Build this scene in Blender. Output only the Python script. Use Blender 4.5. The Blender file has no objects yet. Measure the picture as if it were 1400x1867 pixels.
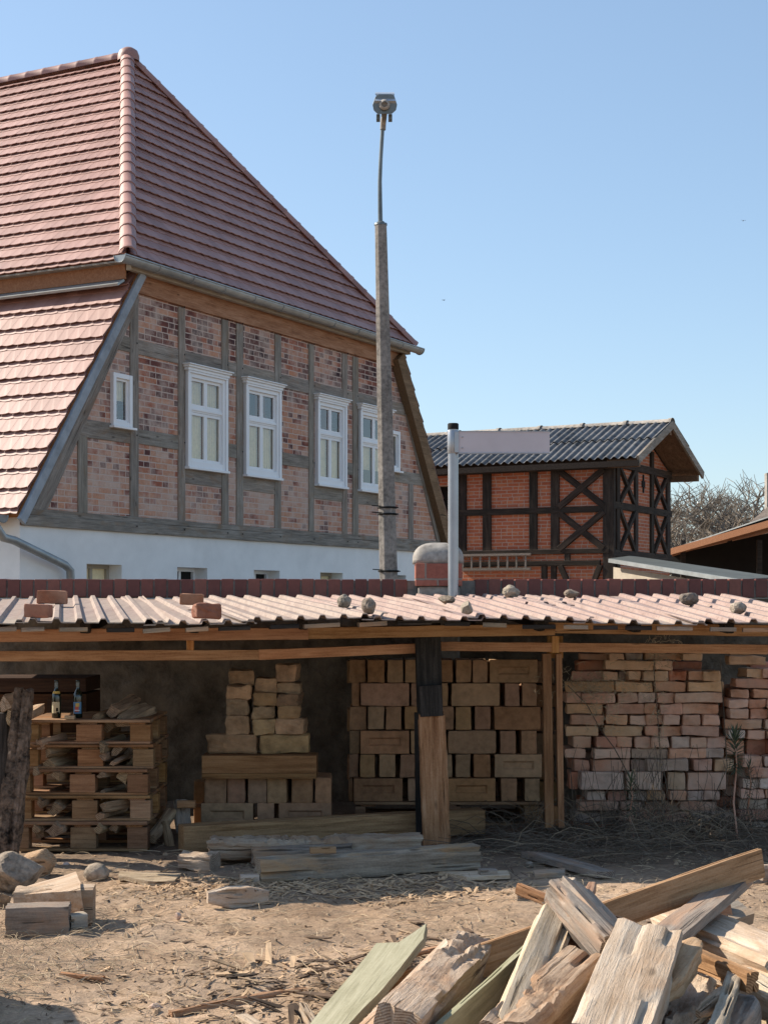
import bpy, bmesh, math, random
from mathutils import Vector, Matrix, noise
R = math.radians
random.seed(7)
S = bpy.context.scene
COL = S.collection

# ---------------------------------------------------------------- camera, sky, sun, exposure
F, HY, CX, EYE = 2880.0, 1105.0, 700.0, 1.5       # focal length / horizon / centre in photo pixels, eye height in m
cam = bpy.data.cameras.new('camera'); camo = bpy.data.objects.new('camera', cam); COL.objects.link(camo)
cam.sensor_fit = 'HORIZONTAL'; cam.sensor_width = 36; cam.lens = F / 1400 * 36
cam.shift_y = (HY - 933.5) / 1400; cam.clip_end = 3000
camo.location = (0, 0, EYE); camo.rotation_euler = (R(90), 0, 0)
S.camera = camo
S.view_settings.view_transform = 'Standard'; S.view_settings.look = 'None'
S.view_settings.exposure = 0.82; S.view_settings.gamma = 1
SUN_AZ = Vector((-0.93, 0.37)).normalized(); SUN_EL = R(37)
w = bpy.data.worlds.new('World'); S.world = w; w.use_nodes = True
nt = w.node_tree; bgn = nt.nodes['Background']
sky = nt.nodes.new('ShaderNodeTexSky'); sky.sky_type = 'NISHITA'; sky.sun_disc = False
sky.sun_elevation = SUN_EL; sky.sun_rotation = math.atan2(SUN_AZ.x, SUN_AZ.y)
sky.air_density = 1.0; sky.dust_density = 0.6; sky.ozone_density = 2.0
gm = nt.nodes.new('ShaderNodeGamma'); gm.inputs[1].default_value = .72
nt.links.new(sky.outputs[0], gm.inputs[0]); tn = nt.nodes.new('ShaderNodeMix'); tn.data_type = 'RGBA'; tn.blend_type = 'MULTIPLY'; tn.inputs[0].default_value = 1; tn.inputs[7].default_value = (.90, .99, 1.06, 1)
nt.links.new(gm.outputs[0], tn.inputs[6]); nt.links.new(tn.outputs[2], bgn.inputs[0]); bgn.inputs[1].default_value = 0.15
sl = bpy.data.lights.new('sun', 'SUN'); sl.energy = 4.4; sl.angle = R(0.5); sl.color = (1, .90, .76)
so = bpy.data.objects.new('sun', sl); COL.objects.link(so)
sd = Vector((SUN_AZ.x*math.cos(SUN_EL), SUN_AZ.y*math.cos(SUN_EL), math.sin(SUN_EL)))
so.rotation_euler = sd.to_track_quat('Z', 'Y').to_euler()

# ---------------------------------------------------------------- helpers
def P(px, py, D): return Vector(((px-CX)/F*D, D, EYE-(py-HY)/F*D))
def G(px, py, z=0.0):
    D = F*(EYE-z)/(py-HY); return Vector(((px-CX)/F*D, D, z))

def lin(c):
    return tuple(((v/255)/12.92 if v/255 <= .04045 else ((v/255+.055)/1.055)**2.4) for v in c)

class MB:
    def __init__(s): s.v = []; s.f = []; s.sm = []
    def add(s, vs, fs, smooth=False):
        o = len(s.v); s.v += [tuple(v) for v in vs]
        s.f += [tuple(i+o for i in f) for f in fs]; s.sm += [smooth]*len(fs)
    def box(s, a, b):
        x0,y0,z0 = a; x1,y1,z1 = b
        if x0>x1: x0,x1=x1,x0
        if y0>y1: y0,y1=y1,y0
        if z0>z1: z0,z1=z1,z0
        s.add([(x0,y0,z0),(x1,y0,z0),(x1,y1,z0),(x0,y1,z0),(x0,y0,z1),(x1,y0,z1),(x1,y1,z1),(x0,y1,z1)],
              [(0,3,2,1),(4,5,6,7),(0,1,5,4),(1,2,6,5),(2,3,7,6),(3,0,4,7)])
    def bar(s, a, b, w, h, up=(0,0,1)):
        a = Vector(a); b = Vector(b); d = (b-a).normalized(); u = Vector(up)
        sx = d.cross(u)
        if sx.length < 1e-4: sx = d.cross(Vector((1,0,0)))
        sx.normalize(); uz = sx.cross(d).normalized()
        vs = []
        for p in (a, b):
            for i, j in ((-1,-1),(1,-1),(1,1),(-1,1)): vs.append(p+sx*w/2*i+uz*h/2*j)
        s.add(vs, [(0,1,2,3),(7,6,5,4),(0,4,5,1),(1,5,6,2),(2,6,7,3),(3,7,4,0)])
    def tube(s, pts, r, n=8, cap=True, smooth=True):
        pts = [Vector(p) for p in pts]; rr = r if isinstance(r, (list, tuple)) else [r]*len(pts)
        vs = []; up = Vector((0.13,0.31,.94)).normalized()
        for i, p in enumerate(pts):
            d = (pts[min(i+1,len(pts)-1)]-pts[max(i-1,0)]).normalized()
            x = d.cross(up)
            if x.length < .05: x = d.cross(Vector((1,.2,0)))
            x.normalize(); y = d.cross(x).normalized()
            for k in range(n):
                a = 2*math.pi*k/n; vs.append(p+(x*math.cos(a)+y*math.sin(a))*rr[i])
        fs = [(i*n+k, i*n+(k+1)%n, (i+1)*n+(k+1)%n, (i+1)*n+k) for i in range(len(pts)-1) for k in range(n)]
        s.add(vs, fs, smooth)
        if cap:
            o = len(pts)-1
            s.add(vs[:n], [tuple(range(n))[::-1]]); s.add(vs[o*n:], [tuple(range(n))])
    def lathe(s, prof, n=20, c=(0,0,0), smooth=True):
        vs = []; c = Vector(c)
        for r, z in prof:
            for k in range(n):
                a = 2*math.pi*k/n; vs.append(c+Vector((r*math.cos(a), r*math.sin(a), z)))
        fs = [(i*n+k, i*n+(k+1)%n, (i+1)*n+(k+1)%n, (i+1)*n+k) for i in range(len(prof)-1) for k in range(n)]
        s.add(vs, fs, smooth)
    def prism(s, top, dv):
        n = len(top); top = [Vector(p) for p in top]; dv = Vector(dv); vs = top+[p+dv for p in top]
        s.add(vs, [tuple(range(n)), tuple(range(2*n-1, n-1, -1))]+[(i, i+n, (i+1)%n+n, (i+1)%n) for i in range(n)])
    def build(s, name, mat, parent=None, bevel=0, loc=None):
        me = bpy.data.meshes.new(name); me.from_pydata(s.v, [], s.f)
        me.polygons.foreach_set('use_smooth', s.sm); me.update()
        o = bpy.data.objects.new(name, me); COL.objects.link(o); me.materials.append(mat)
        bm = bmesh.new(); bm.from_mesh(me); bmesh.ops.recalc_face_normals(bm, faces=bm.faces); bm.to_mesh(me); bm.free()
        if bevel:
            m = o.modifiers.new('b', 'BEVEL'); m.width = bevel; m.segments = 2; m.limit_method = 'ANGLE'
        if parent: o.parent = parent
        if loc: o.location = loc
        return o

def tag(o, label, cat, group=None, kind=None):
    o['label'] = label; o['category'] = cat
    if group: o['group'] = group
    if kind: o['kind'] = kind
    return o
def struct(o, kind='structure'): o['kind'] = kind; return o
def empty(name, loc, rz=0, label=None, cat=None, group=None):
    o = bpy.data.objects.new(name, None); COL.objects.link(o); o.location = loc; o.rotation_euler = (0,0,rz)
    o.empty_display_size = .1
    if label: tag(o, label, cat, group)
    return o

# ---------------------------------------------------------------- materials
class N:
    def __init__(s, name):
        s.m = bpy.data.materials.new(name); s.m.use_nodes = True; s.t = s.m.node_tree; s.n = s.t.nodes
        s.b = s.n['Principled BSDF']
    def new(s, t, **k):
        n = s.n.new(t)
        for a, v in k.items(): setattr(n, a, v)
        return n
    def l(s, a, b): s.t.links.new(a, b)
    def math(s, op, a, b=None, c=None):
        n = s.new('ShaderNodeMath', operation=op)
        for i, v in enumerate((a, b, c)):
            if v is None: continue
            if isinstance(v, (int, float)): n.inputs[i].default_value = v
            else: s.l(v, n.inputs[i])
        return n.outputs[0]
    def coord(s, rnd=True):
        tc = s.new('ShaderNodeTexCoord')
        if not rnd: return tc.outputs['Object']
        oi = s.new('ShaderNodeObjectInfo'); a = s.new('ShaderNodeVectorMath', operation='ADD')
        sc = s.math('MULTIPLY', oi.outputs['Random'], 37.0)
        s.l(tc.outputs['Object'], a.inputs[0]); s.l(sc, a.inputs[1]); return a.outputs[0]
    def noise(s, co, scale=5, detail=6, rough=.6, mapsc=None, dist=0):
        if mapsc:
            mp = s.new('ShaderNodeMapping'); mp.inputs['Scale'].default_value = mapsc; s.l(co, mp.inputs[0]); co = mp.outputs[0]
        n = s.new('ShaderNodeTexNoise'); n.inputs['Scale'].default_value = scale
        n.inputs['Detail'].default_value = detail; n.inputs['Roughness'].default_value = rough
        n.inputs['Distortion'].default_value = dist
        s.l(co, n.inputs['Vector']); return n.outputs['Fac']
    def ramp(s, fac, stops):
        r = s.new('ShaderNodeValToRGB'); e = r.color_ramp.elements
        while len(e) < len(stops): e.new(.5)
        for i, (p, c) in enumerate(stops):
            e[i].position = p; e[i].color = (*c, 1) if len(c) == 3 else c
        s.l(fac, r.inputs[0]); return r.outputs[0]
    def mix(s, fac, a, b, mode='MIX'):
        n = s.new('ShaderNodeMix', data_type='RGBA', blend_type=mode)
        for sock, v in ((n.inputs[0], fac), (n.inputs[6], a), (n.inputs[7], b)):
            if isinstance(v, (int, float)): sock.default_value = v
            elif isinstance(v, tuple): sock.default_value = (*v, 1)
            else: s.l(v, sock)
        return n.outputs[2]
    def vary(s, col, amt=.25, hue=.01):
        oi = s.new('ShaderNodeObjectInfo'); h = s.new('ShaderNodeHueSaturation')
        v = s.math('MULTIPLY_ADD', oi.outputs['Random'], amt*2, 1-amt); s.l(v, h.inputs['Value'])
        r2 = s.math('FRACT', s.math('MULTIPLY', oi.outputs['Random'], 17.3))
        s.l(s.math('MULTIPLY_ADD', r2, hue*2, .5-hue), h.inputs['Hue'])
        r3 = s.math('FRACT', s.math('MULTIPLY', oi.outputs['Random'], 53.7))
        s.l(s.math('MULTIPLY_ADD', r3, .22, .93), h.inputs['Saturation'])
        s.l(col, h.inputs['Color']); return h.outputs[0]
    def fin(s, col, rough=.8, bump=None, bs=.4, bd=.01, spec=.3, metal=0):
        if isinstance(col, tuple): s.b.inputs['Base Color'].default_value = (*col, 1)
        else: s.l(col, s.b.inputs['Base Color'])
        if isinstance(rough, (int, float)): s.b.inputs['Roughness'].default_value = rough
        else: s.l(rough, s.b.inputs['Roughness'])
        s.b.inputs['Specular IOR Level'].default_value = spec; s.b.inputs['Metallic'].default_value = metal
        if bump is not None:
            b = s.new('ShaderNodeBump'); b.inputs['Strength'].default_value = bs; b.inputs['Distance'].default_value = bd
            s.l(bump, b.inputs['Height']); s.l(b.outputs[0], s.b.inputs['Normal'])
        return s.m

def wood(name, dark, mid, light, patch=None, patchamt=.5, crack=.5, vary=.2, grain=1.0, bs=.5, knots=True):
    """grain runs along the object's own x axis"""
    s = N(name); co = s.coord()
    g = s.noise(co, 1, 9, .7, (3.5*grain, 62*grain, 62*grain), .35)
    g2 = s.noise(co, 1, 5, .6, (1.6*grain, 17*grain, 17*grain), .5)
    big = s.noise(co, 1, 4, .6, (3, 7, 7)); sp_ = s.noise(co, 90, 4, .7)
    f0 = s.math('ADD', s.math('ADD', s.math('MULTIPLY', g, .42), s.math('MULTIPLY', g2, .28)), s.math('ADD', s.math('MULTIPLY', big, .18), s.math('MULTIPLY', sp_, .12)))
    col = s.ramp(f0, [(.39, dark), (.5, mid), (.60, light)])
    if patch is not None:
        pn = s.noise(co, 1, 5, .6, (2.5, 6, 6), .8)
        m = s.ramp(pn, [(.56-.2*patchamt, (0,0,0)), (.76-.2*patchamt, (.85,.85,.85))])
        col = s.mix(m, col, patch)
    ck = s.noise(co, 1, 3, .5, (1.2*grain, 30*grain, 30*grain), .6)
    cm = s.ramp(ck, [(.27+.05*crack, (1,1,1)), (.30+.05*crack, (0,0,0))])
    col = s.mix(s.math('MULTIPLY', cm, .75), col, tuple(v*.25 for v in dark))
    if knots:
        v = s.new('ShaderNodeTexVoronoi'); v.inputs['Scale'].default_value = 1
        mp = s.new('ShaderNodeMapping'); mp.inputs['Scale'].default_value = (2.6, 7, 7); s.l(co, mp.inputs[0]); s.l(mp.outputs[0], v.inputs['Vector'])
        km = s.ramp(v.outputs['Distance'], [(.05, (.8,.8,.8)), (.12, (0,0,0))]); col = s.mix(km, col, tuple(x*.6 for x in dark))
    tcn = s.new('ShaderNodeTexCoord'); sn = s.new('ShaderNodeSeparateXYZ'); s.l(tcn.outputs['Normal'], sn.inputs[0])
    so_ = s.new('ShaderNodeSeparateXYZ'); s.l(tcn.outputs['Object'], so_.inputs[0])
    em = s.ramp(s.math('ABSOLUTE', sn.outputs[0]), [(.72, (0,0,0)), (.86, (1,1,1))])
    rr_ = s.math('SQRT', s.math('ADD', s.math('POWER', s.math('ADD', so_.outputs[1], .03), 2), s.math('POWER', s.math('ADD', so_.outputs[2], .05), 2)))
    rg = s.math('SINE', s.math('ADD', s.math('MULTIPLY', rr_, 700), s.math('MULTIPLY', s.noise(co, 12, 3), 9)))
    ec = s.ramp(s.math('ADD', s.math('MULTIPLY', rg, .22), s.noise(co, 40, 5, .7)), [(.25, dark), (.6, mid), (.9, light)])
    col = s.mix(em, col, ec)
    col = s.vary(col, vary)
    h = s.math('SUBTRACT', s.math('ADD', s.math('MULTIPLY', g, .8), s.math('MULTIPLY', sp_, .25)), s.math('MULTIPLY', cm, .8))
    return s.fin(col, .85, h, bs, .012, .2)

def plain(name, c, rough=.7, var=.15, scale=8, bs=.3, metal=0, spec=.3, vary=0, bd=.01, dist=0):
    s = N(name); co = s.coord()
    n = s.noise(co, scale, 8, .65, dist=dist); n2 = s.noise(co, scale*.15, 4, .6)
    f = s.math('ADD', s.math('MULTIPLY', n, .6), s.math('MULTIPLY', n2, .4))
    col = s.ramp(f, [(.35, tuple(v*(1-var*1.6) for v in c)), (.52, c), (.68, tuple(min(1, v*(1+var*1.3)) for v in c))])
    if vary: col = s.vary(col, vary)
    return s.fin(col, rough, n, bs, bd, spec, metal)

def brickwall(name, palette, mortar, bw=.262, bh=.0785, mw=.010, smear=.3, rough=.9, clump=.55, sc=(.3,.8), topdark=0):
    s = N(name); tc = s.new('ShaderNodeTexCoord'); sep = s.new('ShaderNodeSeparateXYZ'); s.l(tc.outputs['Object'], sep.inputs[0])
    co = tc.outputs['Object']
    wob = s.math('MULTIPLY', s.math('SUBTRACT', s.noise(co, 9, 3), .5), .012)
    u = s.math('ADD', s.math('ADD', sep.outputs[0], sep.outputs[1]), wob); v = s.math('ADD', sep.outputs[2], wob)
    rf = s.math('DIVIDE', v, bh); row = s.math('FLOOR', rf); fv = s.math('SUBTRACT', rf, row)
    odd = s.math('MULTIPLY', s.math('MODULO', s.math('ADD', row, 200), 2), .5)
    jit = s.new('ShaderNodeTexWhiteNoise', noise_dimensions='1D'); s.l(row, jit.inputs['W'])
    uf = s.math('ADD', s.math('ADD', s.math('DIVIDE', u, bw), odd), s.math('MULTIPLY', jit.outputs[0], .15))
    cl = s.math('FLOOR', uf); fu = s.math('SUBTRACT', uf, cl)
    cb = s.new('ShaderNodeCombineXYZ'); s.l(cl, cb.inputs[0]); s.l(row, cb.inputs[1])
    # some bricks are headers: split them in two
    hn = s.new('ShaderNodeTexWhiteNoise', noise_dimensions='3D'); s.l(cb.outputs[0], hn.inputs['Vector'])
    hs = s.math('GREATER_THAN', hn.outputs['Value'], .82)
    fu2 = s.math('FRACT', s.math('MULTIPLY', fu, 2)); half = s.math('MULTIPLY', s.math('GREATER_THAN', fu, .5), hs)
    fx = s.math('ADD', s.math('MULTIPLY', fu, s.math('SUBTRACT', 1, hs)), s.math('MULTIPLY', fu2, hs))
    wd = s.math('SUBTRACT', bw, s.math('MULTIPLY', hs, bw/2))
    cb2 = s.new('ShaderNodeCombineXYZ'); s.l(cl, cb2.inputs[0]); s.l(row, cb2.inputs[1]); s.l(half, cb2.inputs[2])
    wn = s.new('ShaderNodeTexWhiteNoise', noise_dimensions='3D'); s.l(cb2.outputs[0], wn.inputs['Vector'])
    dx = s.math('MULTIPLY', s.math('MINIMUM', fx, s.math('SUBTRACT', 1, fx)), wd)
    dz = s.math('MULTIPLY', s.math('MINIMUM', fv, s.math('SUBTRACT', 1, fv)), bh)
    d = s.math('MINIMUM', dx, dz)
    rag = s.math('MULTIPLY', s.math('SUBTRACT', s.noise(co, 45, 4), .5), .008)
    m = s.new('ShaderNodeMapRange'); m.inputs['From Min'].default_value = mw*.5-.0015; m.inputs['From Max'].default_value = mw*.5+.003
    s.l(s.math('ADD', d, rag), m.inputs['Value'])
    big = s.noise(co, 1.1, 3, .6)
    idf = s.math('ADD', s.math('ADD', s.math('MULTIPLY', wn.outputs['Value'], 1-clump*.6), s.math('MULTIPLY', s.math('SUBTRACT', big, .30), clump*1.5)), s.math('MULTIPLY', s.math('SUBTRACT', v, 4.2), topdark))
    col = s.ramp(idf, palette)
    fine = s.noise(co, 30, 6, .7)
    col = s.mix(.35, col, s.ramp(fine, [(.3, (.25,.25,.25)), (.7, (.9,.9,.9))]), 'OVERLAY')
    sm = s.ramp(s.math('ADD', s.math('MULTIPLY', s.noise(co, 5, 6, .7), .6), s.math('MULTIPLY', s.noise(co, .8, 3), .4)), [(sc[0], (0,0,0)), (sc[1], (1,1,1))])
    col = s.mix(s.math('MULTIPLY', sm, smear), col, tuple(mortar))
    col = s.mix(m.outputs[0], tuple(mortar), col)
    return s.fin(col, rough, s.math('ADD', m.outputs[0], s.math('MULTIPLY', fine, .3)), .5, .008, .15)

M = {}
M['pine'] = wood('pine_wood', (.27,.12,.05), (.48,.25,.12), (.58,.34,.18), crack=.1, vary=.15)
M['pallet'] = wood('pallet_wood', (.15,.08,.04), (.28,.16,.085), (.38,.235,.13), crack=.1, vary=.25)
M['grey'] = wood('weathered_grey_wood', (.14,.11,.085), (.30,.25,.20), (.46,.39,.31), patch=(.50,.32,.19), patchamt=.38, crack=.8, vary=.2)
M['pale'] = wood('pale_old_oak', (.36,.26,.17), (.56,.44,.32), (.66,.56,.44), patch=(.46,.31,.19), patchamt=.1, crack=.8, vary=.15, bs=.9)
M['rotten'] = wood('crumbling_wood', (.24,.16,.10), (.46,.35,.245), (.60,.49,.37), patch=(.42,.27,.16), patchamt=.3, crack=.9, vary=.15, bs=1.0)
M['brown'] = wood('brown_board', (.16,.085,.042), (.36,.21,.115), (.48,.31,.19), crack=.4, vary=.2)
M['green'] = wood('green_treated_board', (.20,.19,.115), (.31,.295,.195), (.40,.38,.265), crack=.0, vary=.06, bs=.2)
M['darkwood'] = wood('blackened_timber', (.012,.011,.010), (.035,.031,.028), (.075,.066,.058), crack=.4, vary=.1)
M['barn_timber'] = wood('barn_tarred_timber', (.018,.014,.011), (.042,.032,.025), (.08,.06,.046), crack=.3, vary=.2)
M['timber'] = wood('oak_frame_timber', (.14,.12,.10), (.25,.22,.185), (.36,.32,.275), patch=(.24,.16,.10), patchamt=.15, crack=.4, vary=.12)
M['eavewood'] = wood('fresh_eave_timber', (.20,.09,.04), (.34,.175,.085), (.44,.25,.14), crack=.1, vary=.1)
M['chest'] = wood('dark_chest_wood', (.03,.015,.009), (.065,.033,.018), (.10,.055,.03), crack=.1)
M['bark'] = plain('bark', (.15,.105,.075), .95, .75, 34, 1.0, bd=.03, vary=.2)
M['log'] = wood('split_firewood', (.12,.08,.052), (.31,.22,.145), (.47,.35,.24), crack=.5, vary=.35, bs=.8)
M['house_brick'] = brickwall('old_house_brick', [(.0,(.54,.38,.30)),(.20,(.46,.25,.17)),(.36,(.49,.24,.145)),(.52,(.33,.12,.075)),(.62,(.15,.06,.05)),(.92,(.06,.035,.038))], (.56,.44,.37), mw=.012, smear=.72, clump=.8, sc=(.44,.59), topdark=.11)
M['barn_brick'] = brickwall('barn_brick', [(.1,(.48,.14,.06)),(.4,(.38,.10,.045)),(.7,(.50,.17,.075)),(1,(.28,.08,.05))], (.47,.35,.28), bh=.0755, mw=.013, smear=.18)
M['plaster'] = plain('white_plaster', (.80,.79,.76), .9, .06, 3, .08)
M['render'] = plain('beige_render', (.42,.37,.30), .9, .12, 5, .2)
M['coping'] = plain('red_coping_clinker', (.155,.048,.036), .55, .25, 14, .2, vary=0)
M['mortar'] = plain('grey_mortar', (.20,.185,.165), .95, .3, 20, .6)
M['pillar_brick'] = brickwall('pillar_clinker', [(.1,(.36,.14,.10)),(.5,(.30,.11,.08)),(.9,(.24,.085,.065))], (.25,.21,.18), bw=.20, bh=.142, mw=.012, smear=.05)
M['concrete'] = plain('grey_concrete', (.30,.275,.245), .9, .35, 18, .5, bd=.006)
M['polecon'] = plain('pole_concrete', (.25,.225,.20), .9, .35, 26, .6, bd=.006)
M['white'] = plain('white_paint', (.80,.80,.80), .4, .03, 4, .03, spec=.5)
M['zinc'] = plain('zinc_sheet', (.36,.38,.38), .45, .18, 4, .06, metal=.55)
M['barge'] = plain('grey_barge_board', (.30,.33,.36), .6, .2, 5, .1)
M['galv'] = plain('galvanised_tube', (.34,.35,.37), .35, .1, 5, .05, metal=.75)
M['signal'] = plain('sign_back_aluminium', (.52,.48,.50), .6, .06, 3, .03, metal=.0)
M['lampmetal'] = plain('lamp_housing', (.16,.18,.18), .4, .2, 6, .05, metal=.4)
M['lamptop'] = plain('lamp_top', (.50,.53,.56), .35, .1, 6, .05, metal=.5)
M['cement'] = plain('fibre_cement', (.15,.15,.15), .75, .45, 9, .4)
M['lime'] = plain('clay_block', (.37,.22,.125), .92, .22, 22, .5, vary=.12, bd=.006)
M['clay'] = plain('rough_clay_brick', (.42,.27,.15), .95, .35, 10, .8, vary=.14, bd=.02)
M['stone'] = plain('field_stone', (.30,.245,.19), .9, .45, 24, .9, vary=.2, bd=.015)
M['soot'] = plain('rough_cellar_wall', (.17,.13,.09), .97, .45, 6, 1.0, bd=.05)
M['black'] = plain('dark_inside', (.012,.011,.010), .9, .2, 4, .1)
M['cream'] = plain('cream_pane_tone', (.90,.76,.48), .9, .10, 22, .3)
M['darkroof'] = plain('brown_shingle', (.24,.19,.15), .9, .35, 14, .6)
M['brownbeam'] = wood('brown_beam', (.10,.065,.04), (.19,.125,.08), (.27,.185,.12), crack=.3)
M['annexroof'] = plain('annex_roof_felt', (.085,.095,.09), .8, .2, 5, .2)
M['soffit'] = wood('carport_soffit', (.17,.07,.03), (.27,.12,.055), (.34,.17,.09), crack=.2, vary=.05)
M['twig'] = plain('bare_twig', (.21,.175,.14), .9, .3, 5, .1)
M['straw'] = plain('dry_stalk', (.50,.39,.26), .9, .4, 3, .1)
M['bramble'] = plain('dry_bramble', (.15,.115,.085), .9, .5, 3, .1)
M['leaf'] = plain('grey_green_leaf', (.10,.12,.07), .7, .3, 8, .1)
M['chip'] = plain('wood_chip', (.48,.33,.20), .9, .5, 3, .2)
M['clod'] = plain('soil_clod', (.44,.32,.21), .95, .3, 30, .5)
M['crumb'] = plain('bark_crumb', (.13,.085,.055), .95, .5, 3, .2)
M['deadstalk'] = plain('dead_stalk', (.30,.225,.15), .9, .4, 3, .1)
M['paper'] = plain('label_paper', (.62,.55,.36), .8, .08, 20, .02)
M['bluelabel'] = plain('blue_label', (.10,.24,.42), .7, .1, 20, .02)
M['redmark'] = plain('red_print', (.55,.12,.08), .7, .1, 20, .02)
M['yellowmark'] = plain('yellow_print', (.65,.45,.12), .7, .1, 20, .02)
M['bird'] = plain('bird_feathers', (.03,.03,.03), .8, .1, 5, .02)

def glassmat(name, c, rough=.05, spec=.8):
    s = N(name); s.b.inputs['Coat Weight'].default_value = .1
    return s.fin(c, .16, None, spec=spec)
M['bottle'] = glassmat('dark_green_bottle_glass', (.008,.016,.010))
g = N('window_glass'); g.fin((1,1,1), .02, None, spec=.5)
tr = g.new('ShaderNodeBsdfTransparent'); gl = g.new('ShaderNodeBsdfGlossy'); gl.inputs['Roughness'].default_value = .03
fr = g.new('ShaderNodeFresnel'); fr.inputs['IOR'].default_value = 1.6; mx = g.new('ShaderNodeMixShader')
g.l(g.math('MULTIPLY_ADD', fr.outputs[0], 1.0, .12), mx.inputs[0]); g.l(tr.outputs[0], mx.inputs[1]); g.l(gl.outputs[0], mx.inputs[2])
g.l(mx.outputs[0], g.n['Material Output'].inputs['Surface']); M['glass'] = g.m

def tilemat():
    s = N('red_roof_tile'); co = s.coord(False)
    s.b.inputs['Coat Weight'].default_value = .25; s.b.inputs['Coat Roughness'].default_value = .55
    n = s.noise(co, 1.3, 4, .6); n2 = s.noise(co, 14, 4, .6)
    geo = s.new('ShaderNodeNewGeometry')
    col = s.ramp(s.math('ADD', s.math('MULTIPLY', geo.outputs['Random Per Island'], .5), s.math('MULTIPLY', n, .5)),
                 [(.15, (.25,.115,.088)), (.5, (.335,.165,.13)), (.85, (.41,.22,.18))])
    return s.fin(col, s.math('MULTIPLY_ADD', n2, .12, .52), n2, .05, .004, .7)
M['tile'] = tilemat()

def roofsheet(name, base, dust, amt):
    s = N(name); co = s.coord()
    n = s.noise(co, 2.2, 6, .7, (1,.35,1)); n2 = s.noise(co, 30, 5, .6)
    sepn = s.new('ShaderNodeSeparateXYZ'); s.l(s.new('ShaderNodeTexCoord').outputs['Object'], sepn.inputs[0])
    low = s.ramp(sepn.outputs[2], [(.0, (1,1,1)), (.028, (.25,.25,.25))])
    f = s.math('MULTIPLY', s.ramp(n, [(.5-.3*amt, (0,0,0)), (.72-.2*amt, (1,1,1))]), s.math('MULTIPLY_ADD', low, .7, .3))
    col = s.mix(f, base, dust)
    sp = s.ramp(n2, [(.36,(1,1,1)),(.46,(0,0,0))]); col = s.mix(s.math('MULTIPLY', sp, .5), col, (.16,.1,.07))
    st = s.ramp(s.noise(co, 1, 6, .7, (16, 1.1, 6), .3), [(.40,(1,1,1)),(.56,(0,0,0))]); col = s.mix(s.math('MULTIPLY', st, .45), col, tuple(v*.62 for v in base))
    lc = s.ramp(s.noise(co, 7, 6, .75), [(.60,(0,0,0)),(.68,(1,1,1))]); col = s.mix(s.math('MULTIPLY', lc, .5), col, (.22,.21,.14))
    return s.fin(col, .68, n2, .12, .004, .25)
M['sheet_dusty'] = roofsheet('dusty_roof_sheet', (.36,.265,.23), (.37,.315,.25), 1.0)
M['sheet_red'] = roofsheet('faded_red_roof_sheet', (.37,.245,.215), (.37,.31,.255), .8)

def oldbrick(name, c, dusty):
    s = N(name); co = s.coord(); n = s.noise(co, 12, 7, .7); n2 = s.noise(co, 4, 4, .6)
    col = s.ramp(n, [(.3, tuple(v*.55 for v in c)), (.5, c), (.7, tuple(min(1,v*1.25) for v in c))])
    f = s.ramp(n2, [(.34,(0,0,0)),(.60,(1,1,1))])
    col = s.mix(s.math('MULTIPLY', f, .7), col, dusty)
    return s.fin(s.vary(col, .14, .006), .95, n, .7, .012, .15)
M['brickA'] = oldbrick('reclaimed_brick_salmon', (.54,.29,.19), (.68,.48,.37))
M['brickB'] = oldbrick('reclaimed_brick_yellow', (.56,.34,.20), (.66,.47,.33))
M['brickC'] = oldbrick('reclaimed_brick_grey', (.38,.28,.22), (.47,.37,.30))
M['roofbrick'] = oldbrick('roof_weight_brick', (.30,.125,.08), (.36,.22,.16))
M['brickD'] = oldbrick('reclaimed_brick_red', (.46,.19,.12), (.58,.36,.27))
M['brickE'] = oldbrick('reclaimed_brick_limed', (.56,.41,.33), (.68,.55,.46))

def groundmat():
    s = N('sandy_ground'); co = s.coord(False)
    n1 = s.noise(co, .7, 6, .65, dist=.4); n2 = s.noise(co, 5, 8, .72); n3 = s.noise(co, 38, 8, .75)
    n4 = s.noise(co, 1, 6, .7, (11, 34, 9), .2)
    col = s.ramp(s.math('ADD', s.math('MULTIPLY', n1, .5), s.math('MULTIPLY', n2, .5)),
                 [(.34, (.21,.14,.09)), (.46, (.38,.265,.175)), (.55, (.50,.355,.24)), (.68, (.59,.435,.31))])
    col = s.mix(.55, col, s.ramp(n3, [(.3,(.22,.22,.22)),(.5,(.52,.52,.52)),(.72,(.86,.86,.86))]), 'OVERLAY')
    d = s.ramp(n4, [(.30,(1,1,1)),(.40,(0,0,0))]); col = s.mix(s.math('MULTIPLY', d, .45), col, (.12,.08,.05))
    pz = s.ramp(s.noise(co, 1, 5, .6, (.9, 1.5, 1)), [(.44,(0,0,0)),(.58,(1,1,1))]); col = s.mix(s.math('MULTIPLY', pz, .55), col, (.30,.225,.165))
    pz2 = s.ramp(s.noise(co, 2.6, 6, .7), [(.50,(0,0,0)),(.64,(1,1,1))]); col = s.mix(s.math('MULTIPLY', pz2, .5), col, (.20,.135,.09))
    # darker brown tone near and under the lean-to
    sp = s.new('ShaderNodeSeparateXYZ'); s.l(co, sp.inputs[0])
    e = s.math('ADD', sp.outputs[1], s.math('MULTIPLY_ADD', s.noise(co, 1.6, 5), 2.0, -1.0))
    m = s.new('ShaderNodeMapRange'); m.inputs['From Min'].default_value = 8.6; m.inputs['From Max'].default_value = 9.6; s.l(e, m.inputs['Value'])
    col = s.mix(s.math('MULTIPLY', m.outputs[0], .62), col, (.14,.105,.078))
    h = s.math('ADD', s.math('MULTIPLY', n2, .9), s.math('MULTIPLY', n3, .35))
    return s.fin(col, .96, h, .9, .035, .1)
M['ground'] = groundmat()

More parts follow.
